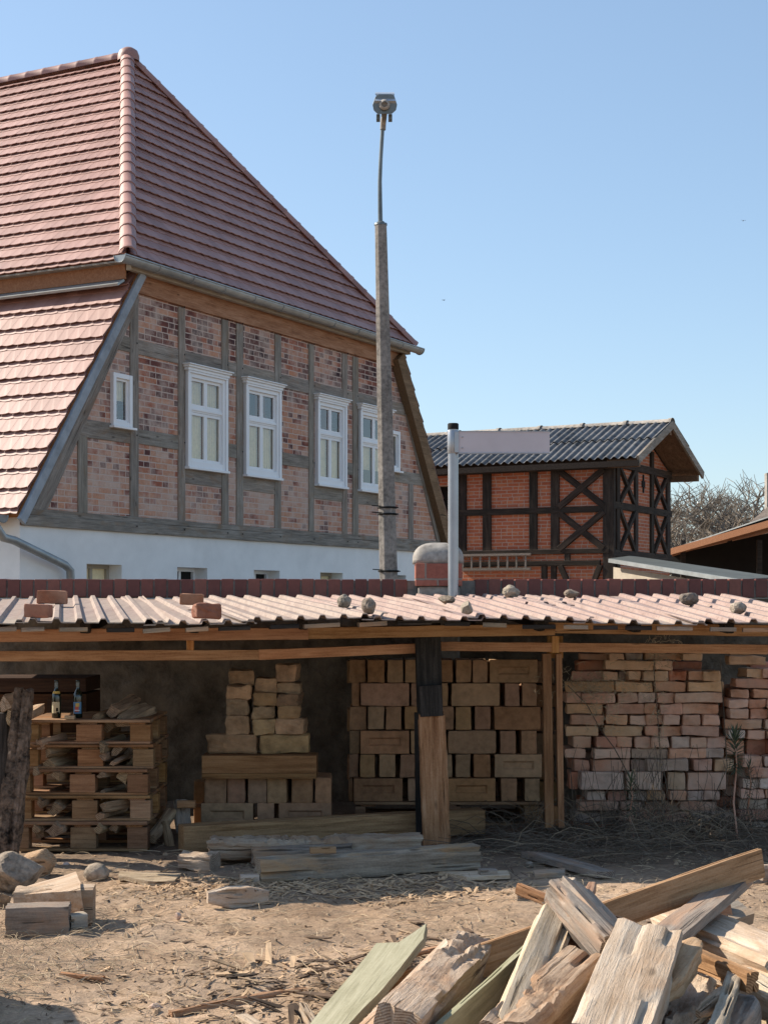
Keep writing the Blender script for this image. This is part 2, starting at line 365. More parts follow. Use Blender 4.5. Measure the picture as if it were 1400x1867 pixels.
# ---------------------------------------------------------------- ground
def gz(x, y):
    v = Vector((x, y, 0))
    a = noise.fractal(v*0.9, 1.0, 2.0, 4)*.022 + noise.fractal(v*4.2+Vector((7,3,1)), .8, 2.1, 5)*.017
    a += noise.noise(Vector((x*2.5, y*6.0, 3.0)))*.008
    # low mound of sawdust under the timber pile
    a += .05*math.exp(-(((x-.55)/1.0)**2+((y-5.7)/.7)**2))
    return a
def grid_axis(lo, hi, step, outer):
    a = []; v = lo
    while v < hi: a.append(v); v += step
    a.append(hi); st = step; x = hi
    up = []
    while x < outer: st *= 1.6; x += st; up.append(min(x, outer))
    st = step; x = lo; dn = []
    while x > -outer: st *= 1.6; x -= st; dn.append(max(x, -outer))
    return dn[::-1]+a+up
def ground():
    xs = grid_axis(-3.2, 3.4, .028, 900); ys = grid_axis(5.2, 12.6, .03, 900)
    vs = []
    for y in ys:
        for x in xs:
            near = -3.6 < x < 3.8 and 4.8 < y < 13
            vs.append((x, y, gz(x, y) if near else -.01))
    nx = len(xs); fs = [(j*nx+i, j*nx+i+1, (j+1)*nx+i+1, (j+1)*nx+i) for j in range(len(ys)-1) for i in range(nx-1)]
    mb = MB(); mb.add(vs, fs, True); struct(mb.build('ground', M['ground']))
ground()

# ---------------------------------------------------------------- half-timbered house
UX = Vector((1550, 2880, 0)).normalized(); VX = Vector((-UX.y, UX.x, 0)); ANG = math.atan2(UX.y, UX.x)
P0 = Vector((-2.475, 21.6, 0))
def hs(px, origin=P0, d=UX, off=0):
    """distance along a wall line where it is seen at photo column px"""
    r = (px-CX)/F; return (r*origin.y-origin.x)/(d.x-r*d.y)
def hp(px, py):
    s_ = hs(px); Y = P0.y+UX.y*s_; return s_, EYE+(HY-py)*Y/F
house = empty('half_timbered_house', P0, ANG, 'large half timbered brick house with red tiled hipped mansard roof behind the garden wall', 'house')
SL, SR, TL, TR_, ZB, ZT = -3.70, 7.60, -1.50, 5.66, 2.44, 5.80
LEN = 12.5
def wall_holes(mb, s0, s1, z0, z1, holes, y0=0, th=.3, back=True, axis='x'):
    """flat wall in plane y=y0 with rectangular holes and reveals going to +y"""
    xs = sorted({s0, s1, *[h[0] for h in holes], *[h[1] for h in holes]}); zs = sorted({z0, z1, *[h[2] for h in holes], *[h[3] for h in holes]})
    def q(a): return a if axis == 'x' else [(p[1], p[0], p[2]) for p in a]
    for i in range(len(xs)-1):
        for j in range(len(zs)-1):
            cx_, cz = (xs[i]+xs[i+1])/2, (zs[j]+zs[j+1])/2
            if any(h[0] < cx_ < h[1] and h[2] < cz < h[3] for h in holes): continue
            mb.add(q([(xs[i], y0, zs[j]), (xs[i+1], y0, zs[j]), (xs[i+1], y0, zs[j+1]), (xs[i], y0, zs[j+1])]), [(0,1,2,3)])
    for a, b, c, d in holes:
        r = [(a,c),(b,c),(b,d),(a,d)]
        for k in range(4):
            p, q2 = r[k], r[(k+1)%4]
            mb.add(q([(p[0],y0,p[1]),(q2[0],y0,q2[1]),(q2[0],y0+th,q2[1]),(p[0],y0+th,p[1])]), [(0,1,2,3)])
# ground storey
cell = []
for a, b in ((158,222),(323,378),(463,510),(584,625),(692,740)):
    s0, z = hp(a, 1036); s1, _ = hp(b, 1040); cell.append((s0, s1, 1.2, 2.02))
mb = MB(); wall_holes(mb, SL, SR, 0, ZB, cell, 0, .28)
mb.add([(SL,0,0),(SL,LEN,0),(SL,LEN,ZB+.2),(SL,0,ZB+.2)], [(0,1,2,3)]); mb.add([(SR,0,0),(SR,LEN,0),(SR,LEN,ZB+.2),(SR,0,ZB+.2)], [(0,1,2,3)])
mb.add([(SL,LEN,0),(SR,LEN,0),(SR,LEN,ZB+.2),(SL,LEN,ZB+.2)], [(0,1,2,3)])
mb.build('plaster_wall', M['plaster'], house)
for k, (a, b, c, d) in enumerate(cell):
    m_ = MB(); f = .05
    m_.box((a,.20,c),(a+f,.26,d)); m_.box((b-f,.20,c),(b,.26,d)); m_.box((a+f,.20,d-f),(b-f,.26,d)); m_.box(((a+b)/2-.025,.21,c),((a+b)/2+.025,.25,d-f))
    wf = m_.build('window', M['render'] if k in (0,3) else M['white'], house)
    m_ = MB(); m_.add([(a,.24,c),(b,.24,c),(b,.24,d),(a,.24,d)],[(0,1,2,3)])
    m_.build('pane', M['cream'] if k in (0,3) else M['black'], wf)
# brick infill (gable trapezoid) with window openings
WIN = []
def win_rect(px0, px1, pyt, pyb):
    s0, _ = hp(px0, pyt); s1, _ = hp(px1, pyb); pm = (px0+px1)/2
    return s0, s1, hp(pm, pyb)[1], hp(pm, pyt)[1]
for r in ((337,407,676,853),(443,505,703,867),(574,625,735,885),(652,706,758,899)): WIN.append(win_rect(*r))
wz0 = sum(w_[2] for w_ in WIN)/4; wz1 = sum(w_[3] for w_ in WIN)/4
WIN = [(a,b,wz0,wz1) for a,b,_,_ in WIN]
SW = [win_rect(201,236,682,778), win_rect(712,725,800,868)]
sw_z = (SW[0][2], SW[0][3]); SW = [(a,b,*sw_z) for a,b,_,_ in SW]
SW[1] = (SW[1][1]-(SW[0][1]-SW[0][0]), SW[1][1], *sw_z)
holes = WIN+SW
def sl_left(z): return SL+(TL-SL)*(z-ZB)/(ZT-ZB)
def sl_right(z): return SR+(TR_-SR)*(z-ZB)/(ZT-ZB)
mb = MB(); zs = sorted({ZB, ZT, *[h[2] for h in holes], *[h[3] for h in holes], 3.0, 4.9, 5.4})
for j in range(len(zs)-1):
    z0, z1 = zs[j], zs[j+1]; zc = (z0+z1)/2
    cuts = sorted([(h[0], h[1]) for h in holes if h[2] < zc < h[3]])
    cur0, cur1 = sl_left(z0), sl_left(z1)
    for a, b in cuts+[(None, None)]:
        e0, e1 = (a, a) if a is not None else (sl_right(z0), sl_right(z1))
        mb.add([(cur0,0,z0),(e0,0,z0),(e1,0,z1),(cur1,0,z1)], [(0,1,2,3)])
        cur0 = cur1 = b
for a, b, c, d in holes:
    r = [(a,c),(b,c),(b,d),(a,d)]
    for k in range(4):
        p, q = r[k], r[(k+1)%4]; mb.add([(p[0],0,p[1]),(q[0],0,q[1]),(q[0],.2,q[1]),(p[0],.2,p[1])], [(0,1,2,3)])
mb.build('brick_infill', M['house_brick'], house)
# timber frame.  each timber is a part; object x axis runs along the grain
def timber(s0, z0, s1, z1, w_, yf, name, mat='timber', dep=.14, parent=None):
    a = Vector((s0, 0, z0)); b = Vector((s1, 0, z1)); L = (b-a).length; m_ = MB()
    n = max(2, int(L/.25)); sd_ = random.random()*50
    vs = []
    for i in range(n+1):
        x = -L/2+L*i/n
        e = [noise.noise(Vector((x*1.3, k*5, sd_)))*.008 for k in range(4)]
        vs += [(x, yf, -w_/2+e[0]), (x, yf, w_/2+e[1]), (x, yf+dep, w_/2+e[1]), (x, yf+dep, -w_/2+e[0])]
    fs = [(0,1,2,3), (n*4+3,n*4+2,n*4+1,n*4)]+[(i*4+k, (i+1)*4+k, (i+1)*4+(k+1)%4, i*4+(k+1)%4) for i in range(n) for k in range(4)]
    m_.add(vs, fs); o = m_.build(name, M[mat], parent or house, .006)
    o.location = (a+b)/2; o.rotation_euler = (0, -math.atan2(z1-z0, s1-s0), 0); return o
def tv(px0, px1, pyc, z0, z1, yf=-.020):
    s0, s1 = hs(px0), hs(px1); timber((s0+s1)/2, z0, (s0+s1)/2, z1, s1-s0, yf, 'timber_post')
ZS = 2.64; ZF = 5.50
timber(SL+.02, 2.50, SR-.02, 2.50, .13, -.045, 'timber_sill'); timber(SL+.06, 2.605, SR-.06, 2.605, .075, -.03, 'timber_sill')
zr1 = hp(288, 641)[1]; zr2 = hp(288, 801)[1]; zwb = wz0-.14
for a, b in ((236,251),(324,336),(403,415),(430,442),(500,511),(562,571),(623,632),(642,652),(696,705)):
    tv(a, b, 0, ZS, ZF)
tv(141,158,0,ZS,zr2-.1); tv(744,752,0,ZS,zr2-.1)
def th_(px0, px1, z, h=.2, yf=-.014, mat='timber'):
    timber(hs(px0), z, hs(px1), z, h, yf, 'timber_rail', mat)
ucols = [(251,324),(336,403),(415,430),(442,500),(511,562),(571,623),(632,642),(652,696)]
for a, b in ucols: th_(a, b, zr1, .19)
timber(sl_left(zr1)+.1, zr1, hs(236), zr1, .19, -.014, 'timber_rail'); timber(hs(705), zr1, sl_right(zr1)-.1, zr1, .19, -.014, 'timber_rail')
for a, b in ((251,324),(415,430),(511,562),(632,642)): th_(a, b, zr2, .19)
for a, b in ((336,403),(442,500),(571,623),(652,696)): th_(a, b, wz0-.13, .2)
timber(sl_left(zr2)+.1, zr2, hs(236), zr2, .22, -.014, 'timber_rail'); timber(hs(705), zr2, sl_right(zr2)-.1, zr2, .2, -.014, 'timber_rail')
# slanted rafters at both rakes
timber(sl_left(ZS)+.16, ZS-.05, sl_left(ZF)+.16, ZF, .22, -.027, 'rake_timber'); timber(sl_right(ZS)-.16, ZS-.05, sl_right(ZF)-.16, ZF, .22, -.027, 'rake_timber')
# top plate, fresh wood
timber(TL-.05, 5.65, TR_+.05, 5.65, .27, -.05, 'top_plate', 'eavewood', .2)
# bolts
mb = MB()
for px_ in (243,330,409,436,505,567,628,647):
    s_ = hs(px_)
    for z in (zr1+.03, zr2, 2.52, 5.5): mb.add([(s_+.014*math.cos(a_*math.pi/3), -.062, z+.014*math.sin(a_*math.pi/3)) for a_ in range(6)]+[(s_, -.067, z)], [(i,(i+1)%6,6) for i in range(6)])
mb.build('bolts', M['black'], house)
# windows
def window(a, b, c, d, big, cz=(0,1)):
    fw = .085 if big else .06
    m_ = MB(); m_.box((a,-.055,c),(a+fw,.03,d)); m_.box((b-fw,-.055,c),(b,.03,d)); m_.box((a+fw,-.053,c),(b-fw,.03,c+fw)); m_.box((a+fw,-.053,d-fw),(b-fw,.03,d))
    if big:
        m_.box((a-.02,-.075,c),(a+.03,-.0555,d)); m_.box((b-.03,-.075,c),(b+.02,-.0555,d))
    fr_ = m_.build('window', M['white'], house, .004)
    ia, ib, ic, id_ = a+fw, b-fw, c+fw, d-fw; mid = (ia+ib)/2
    if big:
        zt = ic+(id_-ic)*.62; m_ = MB()
        m_.box((ia,-.03,zt-.035),(ib,.01,zt+.035)); m_.box((ia,-.045,zt-.012),(ib,-.0305,zt+.02))
        for z0, z1 in ((ic, zt-.035), (zt+.035, id_)):
            for x0, x1 in ((ia, mid), (mid, ib)):
                t_ = .04
                m_.box((x0,-.022,z0),(x0+t_,.008,z1)); m_.box((x1-t_,-.022,z0),(x1,.008,z1)); m_.box((x0+t_,-.021,z0),(x1-t_,.007,z0+t_)); m_.box((x0+t_,-.021,z1-t_),(x1-t_,.007,z1))
        m_.build('casement', M['white'], fr_, .003)
        m_ = MB()
        m_.box((a-.035,-.09,d),(b+.035,-.0,d+.04)); m_.box((a-.055,-.115,d+.04),(b+.055,-.0,d+.07)); m_.box((a-.02,-.08,d-.03),(b+.02,-.056,d)); m_.box((a-.075,-.14,d+.07),(b+.075,-.0,d+.088))
        m_.build('cornice', M['white'], fr_, .006)
        m_ = MB(); m_.box((a-.03,-.10,c-.035),(b+.03,.0,c)); m_.build('sill', M['white'], fr_, .004)
    else:
        m_ = MB(); t_ = .03
        m_.box((ia,-.022,ic),(ia+t_,.008,id_)); m_.box((ib-t_,-.022,ic),(ib,.008,id_)); m_.box((ia+t_,-.021,ic),(ib-t_,.007,ic+t_)); m_.box((ia+t_,-.021,id_-t_),(ib-t_,.007,id_))
        m_.build('casement', M['white'], fr_, .003)
        m_ = MB(); m_.box((a-.03,-.09,c-.03),(b+.05,.0,c)); m_.build('sill', M['white'], fr_, .004)
    m_ = MB(); m_.add([(ia,.0,ic),(ib,.0,ic),(ib,.0,id_),(ia,.0,id_)], [(0,1,2,3)]); m_.build('pane', M['glass'], fr_)
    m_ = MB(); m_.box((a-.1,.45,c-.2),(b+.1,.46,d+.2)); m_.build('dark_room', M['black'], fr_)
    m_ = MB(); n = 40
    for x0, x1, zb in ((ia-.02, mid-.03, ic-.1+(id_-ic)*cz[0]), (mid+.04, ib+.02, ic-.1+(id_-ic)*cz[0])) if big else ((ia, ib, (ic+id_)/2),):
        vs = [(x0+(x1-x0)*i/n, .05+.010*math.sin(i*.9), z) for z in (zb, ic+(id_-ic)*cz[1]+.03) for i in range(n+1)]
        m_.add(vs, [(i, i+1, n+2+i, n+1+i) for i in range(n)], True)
    m_.build('cream_reflection_panel', M['cream'], fr_)  # cream sheet stands in for a lit wall reflected in the panes
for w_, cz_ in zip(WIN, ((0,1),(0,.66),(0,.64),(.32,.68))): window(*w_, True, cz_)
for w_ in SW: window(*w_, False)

# tiled roofs
def tiles(mb, O, A, U, Nn, L, xl, xr, pitch, tw, lift0=0):
    O, A, U, Nn = map(Vector, (O, A, U, Nn)); rows = int(L/pitch)+1
    for r in range(rows):
        for layer in (0, 1):
            vb = r*pitch+(.062 if layer else 0); vt = min((r+1)*pitch+.08, L)
            if vb >= L-.02: continue
            li_b = .028+.030*layer; li_t = .002+.004*layer
            x0 = math.floor(xl(vb)/tw)*tw-tw+(tw/2 if layer else 0)
            while x0 < xr(vb)+tw:
                a, b = x0+.0012, x0+tw-.0012; x0 += tw
                lo, hi = xl(vb), xr(vb)
                if b <= lo or a >= hi: continue
                pts = []; jl = random.uniform(-.0015,.0015)
                for k in range(5):
                    f_ = k/4; x = min(max(a+(b-a)*f_, lo), hi); vv = vb-.015*(1-(2*f_-1)**2)
                    pts.append((x, vv))
                lo2, hi2 = xl(vt), xr(vt); ta = min(max(a, lo2), hi2); tb = min(max(b, lo2), hi2)
                top = [O+A*x+U*v_+Nn*(li_b+jl+lift0) for x, v_ in pts]+[O+A*tb+U*vt+Nn*(li_t+lift0), O+A*ta+U*vt+Nn*(li_t+lift0)]
                rim = [p-Nn*.012 for p in top[:5]]
                vs = top+rim
                mb.add(vs, [(6,0,1,2,3,4,5)]+[(i, 7+i, 8+i, i+1) for i in range(4)])
def caps(mb, a, b, r, n, flare=.02, up=Vector((0,0,1))):
    a = Vector(a); b = Vector(b); d = (b-a); L = d.length; d.normalize(); x = d.cross(up).normalized(); y = x.cross(d).normalized()
    st = L/n
    for i in range(n):
        p = a+d*st*i; q = a+d*(st*(i+1)+.04)
        vs = []
        for (c, rr) in ((p, r+flare), (p+d*.05, r+flare*.9), (p+d*.055, r+flare*.3), (q, r)):
            for k in range(9):
                an = math.pi*(k/8*1.15-.075); vs.append(c+x*math.cos(an)*rr+y*(math.sin(an)*rr*1.0))
        mb.add(vs, [(j*9+k, j*9+k+1, (j+1)*9+k+1, (j+1)*9+k) for j in range(3) for k in range(8)], True)
        mb.add([vs[k] for k in range(9)]+[vs[k]*1.0-y*.02 for k in range(9)], [(k, k+1, 10+k, 9+k) for k in range(8)])
EL, ER, ET, EZ = -1.93, 5.88, -.20, 5.86
RS, RT, RZ = 1.95, 2.78, 10.02
# left main face
U1 = Vector((RS-EL, 0, RZ-EZ)); L1 = U1.length; U1.normalize(); N1 = Vector((-U1.z, 0, U1.x))
mb = MB(); tiles(mb, (EL, 0, EZ), (0,1,0), U1, N1, L1, lambda v: ET+(RT-ET)*v/L1, lambda v: LEN, .287, .18)
mb.build('roof_tiles', M['tile'], house)
# right face (behind), plain courses
U2 = Vector((RS-ER, 0, RZ-EZ)); N2 = Vector((U1.z, 0, U1.x))
mb = MB(); tiles(mb, (ER, 0, EZ), (0,1,0), U2.normalized(), N2, L1, lambda v: ET+(RT-ET)*v/L1, lambda v: LEN, .287, .36)
mb.build('roof_tiles', M['tile'], house)
# hip face
U3 = Vector((0, RT-ET, RZ-EZ)); L3 = U3.length; U3.normalize(); N3 = Vector((0, -U3.z, U3.y))
mb = MB(); tiles(mb, (0, ET, EZ), (1,0,0), U3, N3, L3, lambda v: EL+(RS-EL)*v/L3, lambda v: ER+(RS-ER)*v/L3, .287*L3/L1, .18)
mb.build('roof_tiles', M['tile'], house)
# deck under the tiles
mb = MB(); e = .01
A_ = (EL,ET,EZ-e); B_ = (ER,ET,EZ-e); C_ = (ER,LEN,EZ-e); D_ = (EL,LEN,EZ-e); K1 = (RS,RT,RZ-e); K2 = (RS,LEN,RZ-e)
mb.add([A_,B_,C_,D_,K1,K2], [(0,1,4),(1,2,5,4),(3,0,4,5),(2,3,5),(0,3,2,1)]); mb.build('roof_deck', M['soffit'], house)
mb = MB(); caps(mb, (EL-.02,ET-.02,EZ+.05), (RS,RT,RZ+.05), .105, 21, .012); caps(mb, (ER+.02,ET-.02,EZ+.03), (RS,RT,RZ+.05), .085, 21, .010)
mb.build('hip_caps', M['tile'], house)
mb = MB(); caps(mb, (RS,LEN,RZ+.03), (RS,RT-.10,RZ+.04), .10, 28, .006); 
c = Vector((RS,RT-.02,RZ+.03)); mb.lathe([(.17,-.05),(.17,.03),(.14,.11),(.07,.155),(.0,.165)], 16, c); mb.build('ridge_caps', M['tile'], house)
# lower mansard slopes
ls0, lz0, ls1, lz1 = SL-.14, 2.56, TL-.06, 5.80
U4 = Vector((ls1-ls0, 0, lz1-lz0)); L4 = U4.length; U4.normalize(); N4 = Vector((-U4.z, 0, U4.x)); VT = -.10
mb = MB(); tiles(mb, (ls0, 0, lz0), (0,1,0), U4, N4, L4, lambda v: VT, lambda v: LEN, .30, .18); mb.build('mansard_tiles', M['tile'], house)
mb = MB(); rs0, rs1 = SR+.14, TR_+.06
U5 = Vector((rs1-rs0, 0, lz1-lz0)); N5 = Vector((U4.z, 0, U4.x))
tiles(mb, (rs0, 0, lz0), (0,1,0), U5.normalized(), N5, U5.length, lambda v: VT, lambda v: LEN, .30, .36); mb.build('mansard_tiles', M['tile'], house)
for (sa, sb, nn, m__) in ((ls0, ls1, N4, 'barge'), (rs0, rs1, N5, 'eavewood')):
    mb = MB(); q = Vector((sa,VT+.01,lz0)); q2 = Vector((sb,VT+.01,lz1)); q3 = Vector((sb,LEN,lz1)); q4 = Vector((sa,LEN,lz0))
    mb.prism([q,q2,q3,q4], -nn*.06); mb.build('roof_deck', M['soffit'], house)
    # barge board
    mb = MB(); a = Vector((sa,VT-.015,lz0))-nn*.075-(q2-q).normalized()*.05; b = Vector((sb,VT-.015,lz1))-nn*.075
    mb.bar(a, b, .05, .11 if sa < 0 else .06, nn); mb.build('barge_board', M['barge'] if sa < 0 else M['brownbeam'], house, .004)
mb = MB(); mb.bar(Vector((rs0,VT+.02,lz0))-N5*.22, Vector((rs1,VT+.02,lz1))-N5*.22, .14, .24, N5); mb.build('rake_soffit_beam', M['brownbeam'], house)
# fascia + flashing under the upper left eave
mb = MB(); mb.box((EL+.10,ET+.12,EZ-.22),(EL+.13,LEN,EZ-.03)); mb.build('fascia_board', M['eavewood'], house)
mb = MB(); mb.box((EL-.02,ET+.05,EZ-.035),(EL+.10,LEN,EZ-.012)); mb.build('drip_edge', M['timber'], house)
mb = MB(); mb.bar((EL+.06,ET+.15,EZ-.27),(EL+.06,LEN,EZ-.27), .16,.03,(-.5,0,.85)); mb.build('flashing', M['zinc'], house)
# gutters
def gutter(mb, a, b, r):
    a = Vector(a); b = Vector(b); d = (b-a).normalized(); x = d.cross(Vector((0,0,1))).normalized(); vs = []
    for p in (a, b):
        for rr in (r, r-.006):
            for k in range(11):
                an = math.pi+math.pi*k/10; vs.append(p+x*math.cos(an)*rr+Vector((0,0,math.sin(an)*rr)))
    mb.add(vs, [(k, k+1, 23+k, 22+k) for k in range(10)]+[(11+k, 33+k, 34+k, 12+k) for k in range(10)]+[(0,22,33,11),(10,21,43,32)], True)
    mb.add([vs[k] for k in range(11)], [tuple(range(11))]); mb.add([vs[22+k] for k in range(11)], [tuple(range(11))])
    mb.tube([a+x*r, b+x*r], .012, 6)
    L = (b-a).length; n = int(L/.7)
    for i in range(n+1):
        c = a+d*(L*i/n); pts = [c+x*math.cos(math.pi+math.pi*k/8)*(r+.005)+Vector((0,0,math.sin(math.pi+math.pi*k/8)*(r+.005))) for k in range(9)]
        mb.tube(pts, .009, 4)
mb = MB(); gutter(mb, (EL-.25,ET-.07,EZ-.01), (ER+.12,ET-.07,EZ-.01), .085); mb.build('gutter', M['zinc'], house)
mb = MB(); gutter(mb, (ls0-.09,LEN,lz0-.01), (ls0-.09,VT+.15,lz0-.01), .085)
mb.build('gutter', M['zinc'], house)
mb = MB(); mb.box((EL+.1,ET+.02,EZ-.115),(ER-.05,ET+.10,EZ-.045)); mb.build('eave_moulding', M['render'], house)
mb = MB(); gx = ls0-.09
pth = [(gx,.35,lz0-.05),(gx,.35,lz0-.28),(gx+.06,.30,lz0-.38),(gx+.35,-.12,lz0-.55)]
mb.tube(pth, .05, 10)
# diagonal downpipe run across the gable end
def gl_(px, py, off):
    # local point seen at px,py lying 'off' metres in front of the gable plane
    o = P0-VX*off; s_ = (lambda r: (r*o.y-o.x)/(UX.x-r*UX.y))((px-CX)/F); Y = o.y+UX.y*s_; return Vector((s_, -off, EYE+(HY-py)*Y/F))
pp = [gl_(-30,935,.18), gl_(-6,962,.18), gl_(6,980,.18), gl_(25,985,.18), gl_(118,1030,.12), gl_(128,1040,.12), gl_(130,1080,.12), gl_(130,1300,.12)]
mb = MB(); mb.tube(pp, .05, 12); mb.build('downpipe', M['zinc'], house)

# ---------------------------------------------------------------- barn
BO = Vector((4.72, 33.0, 0))
barn = empty('brick_barn', BO, ANG, 'dark timbered red brick barn with grey corrugated roof beyond the wall on the right', 'barn')
def bt(px, off=0.0):
    o = BO-UX*off; r = (px-CX)/F; return (r*o.y-o.x)/(VX.x-r*VX.y)
def bz(px, py):
    t = bt(px); return EYE+(HY-py)*(BO.y+VX.y*t)/F
def bs_(px):
    r = (px-CX)/F; return (r*BO.y-BO.x)/(UX.x-r*UX.y)
def bsz(px, py): return EYE+(HY-py)*(BO.y+UX.y*bs_(px))/F
BW = 3.96; BL = 8.5; BZE = 4.55; BZR = 5.40
mb = MB(); tdoor = (bt(834), bt(808)-.0)
wall_holes(mb, 0, BL, 0, BZE, [(tdoor[0], tdoor[1]+.35, 1.0, 4.15)], 0, .25, axis='y')
mb.add([(0,0,0),(BW,0,0),(BW,0,BZE),(BW/2,0,BZR-.05),(0,0,BZE)], [(0,1,2,3,4)])
mb.add([(BW,0,0),(BW,BL,0),(BW,BL,BZE),(BW,0,BZE)], [(0,1,2,3)]); mb.add([(0,BL,0),(BW,BL,0),(BW,BL,BZE),(BW/2,BL,BZR),(0,BL,BZE)], [(0,1,2,3,4)])
mb.build('brick_wall', M['barn_brick'], barn)
mb = MB(); mb.box((.26,tdoor[0]-.1,.9),(.30,tdoor[1]+.5,4.3)); mb.build('dark_doorway', M['black'], barn)
def bbeam(a, b, w_, name='timber_post', mat='barn_timber', up=(1,0,0), th=.09):
    a = Vector(a); b = Vector(b); m_ = MB(); L = (b-a).length; d = (b-a).normalized()
    m_.box((-L/2,-th/2,-w_/2),(L/2,th/2,w_/2)); o = m_.build(name, M[mat], barn, .008)
    z = Vector(up).cross(d) if False else d.cross(Vector(up)).normalized(); y = z.cross(d)
    o.matrix_local = Matrix.Translation((a+b)/2) @ Matrix((d, Vector(up).normalized(), z)).transposed().to_4x4(); return o
zmid = bz(960, 932); zlo = bz(960, 1007); zlo2 = bz(960, 1028)
def fpost(px0, px1, z0, z1):
    t0, t1 = bt(px0), bt(px1); bbeam((-.005,(t0+t1)/2,z0),(-.005,(t0+t1)/2,z1), abs(t1-t0))
for a, b in ((837,851),(881,896),(966,980),(1005,1020)): fpost(a, b, zlo, BZE-.1)
fpost(1100,1121,.5,BZE-.1); fpost(1030,1040,zlo2,zlo); fpost(1005,1015,.6,zlo2); fpost(770,786,1,4.3)
fpost(988,998,1,zlo2)
bbeam((-.02,-.05,BZE-.06),(-.02,BL,BZE-.06),.24,'top_plate',th=.16)
bbeam((-.015,.1,zmid),(-.015,bt(837),zmid),.13,'timber_rail',th=.085); bbeam((-.018,0,zlo),(-.018,bt(837),zlo),.10,'timber_rail'); bbeam((-.016,0.2,zlo2),(-.016,bt(834),zlo2),.11,'timber_rail')
t0, t1 = bt(1020), bt(1102)
for z0, z1 in ((zlo+.05, zmid-.06), (zmid+.06, BZE-.18)):
    bbeam((-.028,t0,z0),(-.028,t1,z1),.13,'cross_brace',th=.09); bbeam((-.024,t0,z1),(-.024,t1,z0),.13,'cross_brace',th=.09)
bbeam((-.02,bt(1022),zlo2-.05),(-.02,bt(1055),1.5),.12,'cross_brace'); bbeam((-.02,bt(1095),zlo2-.05),(-.02,bt(1066),1.5),.12,'cross_brace')
# gable end
yz = (0,-1,0)
def gpost(px0, px1, z0, z1):
    s0, s1 = bs_(px0), bs_(px1); bbeam((( s0+s1)/2,-.005,z0),((s0+s1)/2,-.005,z1), s1-s0, up=(0,-1,0))
zg_m = bsz(1168, 929); zg_l = bsz(1168, 1013)
gpost(1155,1160,zg_l,4.75); gpost(1184,1189,zg_l,4.95); gpost(1213,1219,zg_l,4.5); gpost(1121,1127,.5,4.5)
for z in (zg_m, zg_l, BZE-.04): bbeam((0,-.015,z),(BW,-.015,z),.15 if z < 4.5 else .16,'timber_rail',up=(0,-1,0),th=.09 if z < 4.5 else .1)
for a, b in ((1127,1155),(1189,1213)):
    for z0, z1 in ((zg_l+.07,zg_m-.07),(zg_m+.07,BZE-.1)):
        bbeam((bs_(a),-.026,z0),(bs_(b),-.026,z1),.10,'cross_brace',up=(0,-1,0)); bbeam((bs_(a),-.022,z1),(bs_(b),-.022,z0),.10,'cross_brace',up=(0,-1,0))
mb = MB(); sx = bs_(1172); zx = bsz(1172, 882); mb.box((sx-.10,-.02,zx-.08),(sx+.1,.01,zx+.06)); mb.box((sx-.035,-.022,zx-.2),(sx+.035,.012,zx+.2)); mb.build('cross_vent', M['black'], barn)
# roof: corrugated sheets
def corr(mb, O, A, U, Nn, La, Lu, pitch=.177, amp=.027, rows=2):
    O, A, U, Nn = map(Vector, (O, A, U, Nn)); n = int(La/pitch*8)
    for r in range(rows):
        v0, v1 = Lu*r/rows-.04*(r>0), Lu*(r+1)/rows+.05*(r<rows-1); vs = []
        for v_, lf in ((v0, .03 if r else 0), (v1, 0)):
            for i in range(n+1):
                x = La*i/n; vs.append(O+A*x+U*v_+Nn*(amp*math.cos(2*math.pi*x/pitch)+lf))
        vs2 = [p-Nn*.008 for p in vs[:n+1]]
        mb.add(vs, [(i, i+1, n+2+i, n+1+i) for i in range(n)], True); mb.add(vs[:n+1]+vs2, [(i, i+1, n+2+i, n+1+i) for i in range(n)])
OV = .72; ES = -.28; EE = BW+.28
Uf = Vector((BW/2-ES, 0, BZR-BZE+.12)); 
mb = MB(); corr(mb, (ES,-OV,BZE+.02), (0,1,0), Uf.normalized(), Vector((-Uf.z,0,Uf.x)).normalized(), BL+OV+.3, Uf.length, rows=2)
mb.build('corrugated_roof', M['cement'], barn)
Ub = Vector((BW/2-EE, 0, BZR-BZE+.12))
mb = MB(); corr(mb, (EE,-OV,BZE+.02), (0,1,0), Ub.normalized(), Vector((Uf.z,0,Uf.x)).normalized(), BL+OV+.3, Ub.length, rows=2)
mb.build('corrugated_roof', M['cement'], barn)
mb = MB(); mb.bar((ES,-OV+.01,BZE-.04),(BW/2,-OV+.01,BZR+.06),.05,.17,(0,0,1)); mb.bar((EE,-OV+.015,BZE-.04),(BW/2,-OV+.015,BZR+.05),.05,.17,(0,0,1))
mb.build('verge_board', M['timber'], barn)
mb = MB(); mb.bar((ES+.2,-OV+.05,BZE-.10),(ES+.2,0,BZE-.10),.12,.14); mb.bar((EE-.25,-OV+.05,BZE-.12),(EE-.25,0,BZE-.12),.12,.14); mb.bar((BW/2,-OV+.05,BZR-.1),(BW/2,0,BZR-.1),.12,.14)
mb.prism([(ES+.1,-OV+.06,BZE-.01),(BW/2,-OV+.06,BZR+.045),(BW/2,.0,BZR+.045),(ES+.1,0,BZE-.01)],(0,0,-.03)); mb.prism([(EE-.1,-OV+.06,BZE-.01),(BW/2,-OV+.06,BZR+.045),(BW/2,.0,BZR+.045),(EE-.1,0,BZE-.01)],(0,0,-.03))
mb.build('purlins', M['brownbeam'], barn)
mb = MB(); mb.prism([(ES-.02,-OV,BZE-.05),(ES-.02,BL,BZE-.05),(ES+.04,BL,BZE-.05),(ES+.04,-OV,BZE-.05)],(0,0,-.12)); mb.build('eaves_board', M['barn_timber'], barn)
mb = MB(); n_ = 9
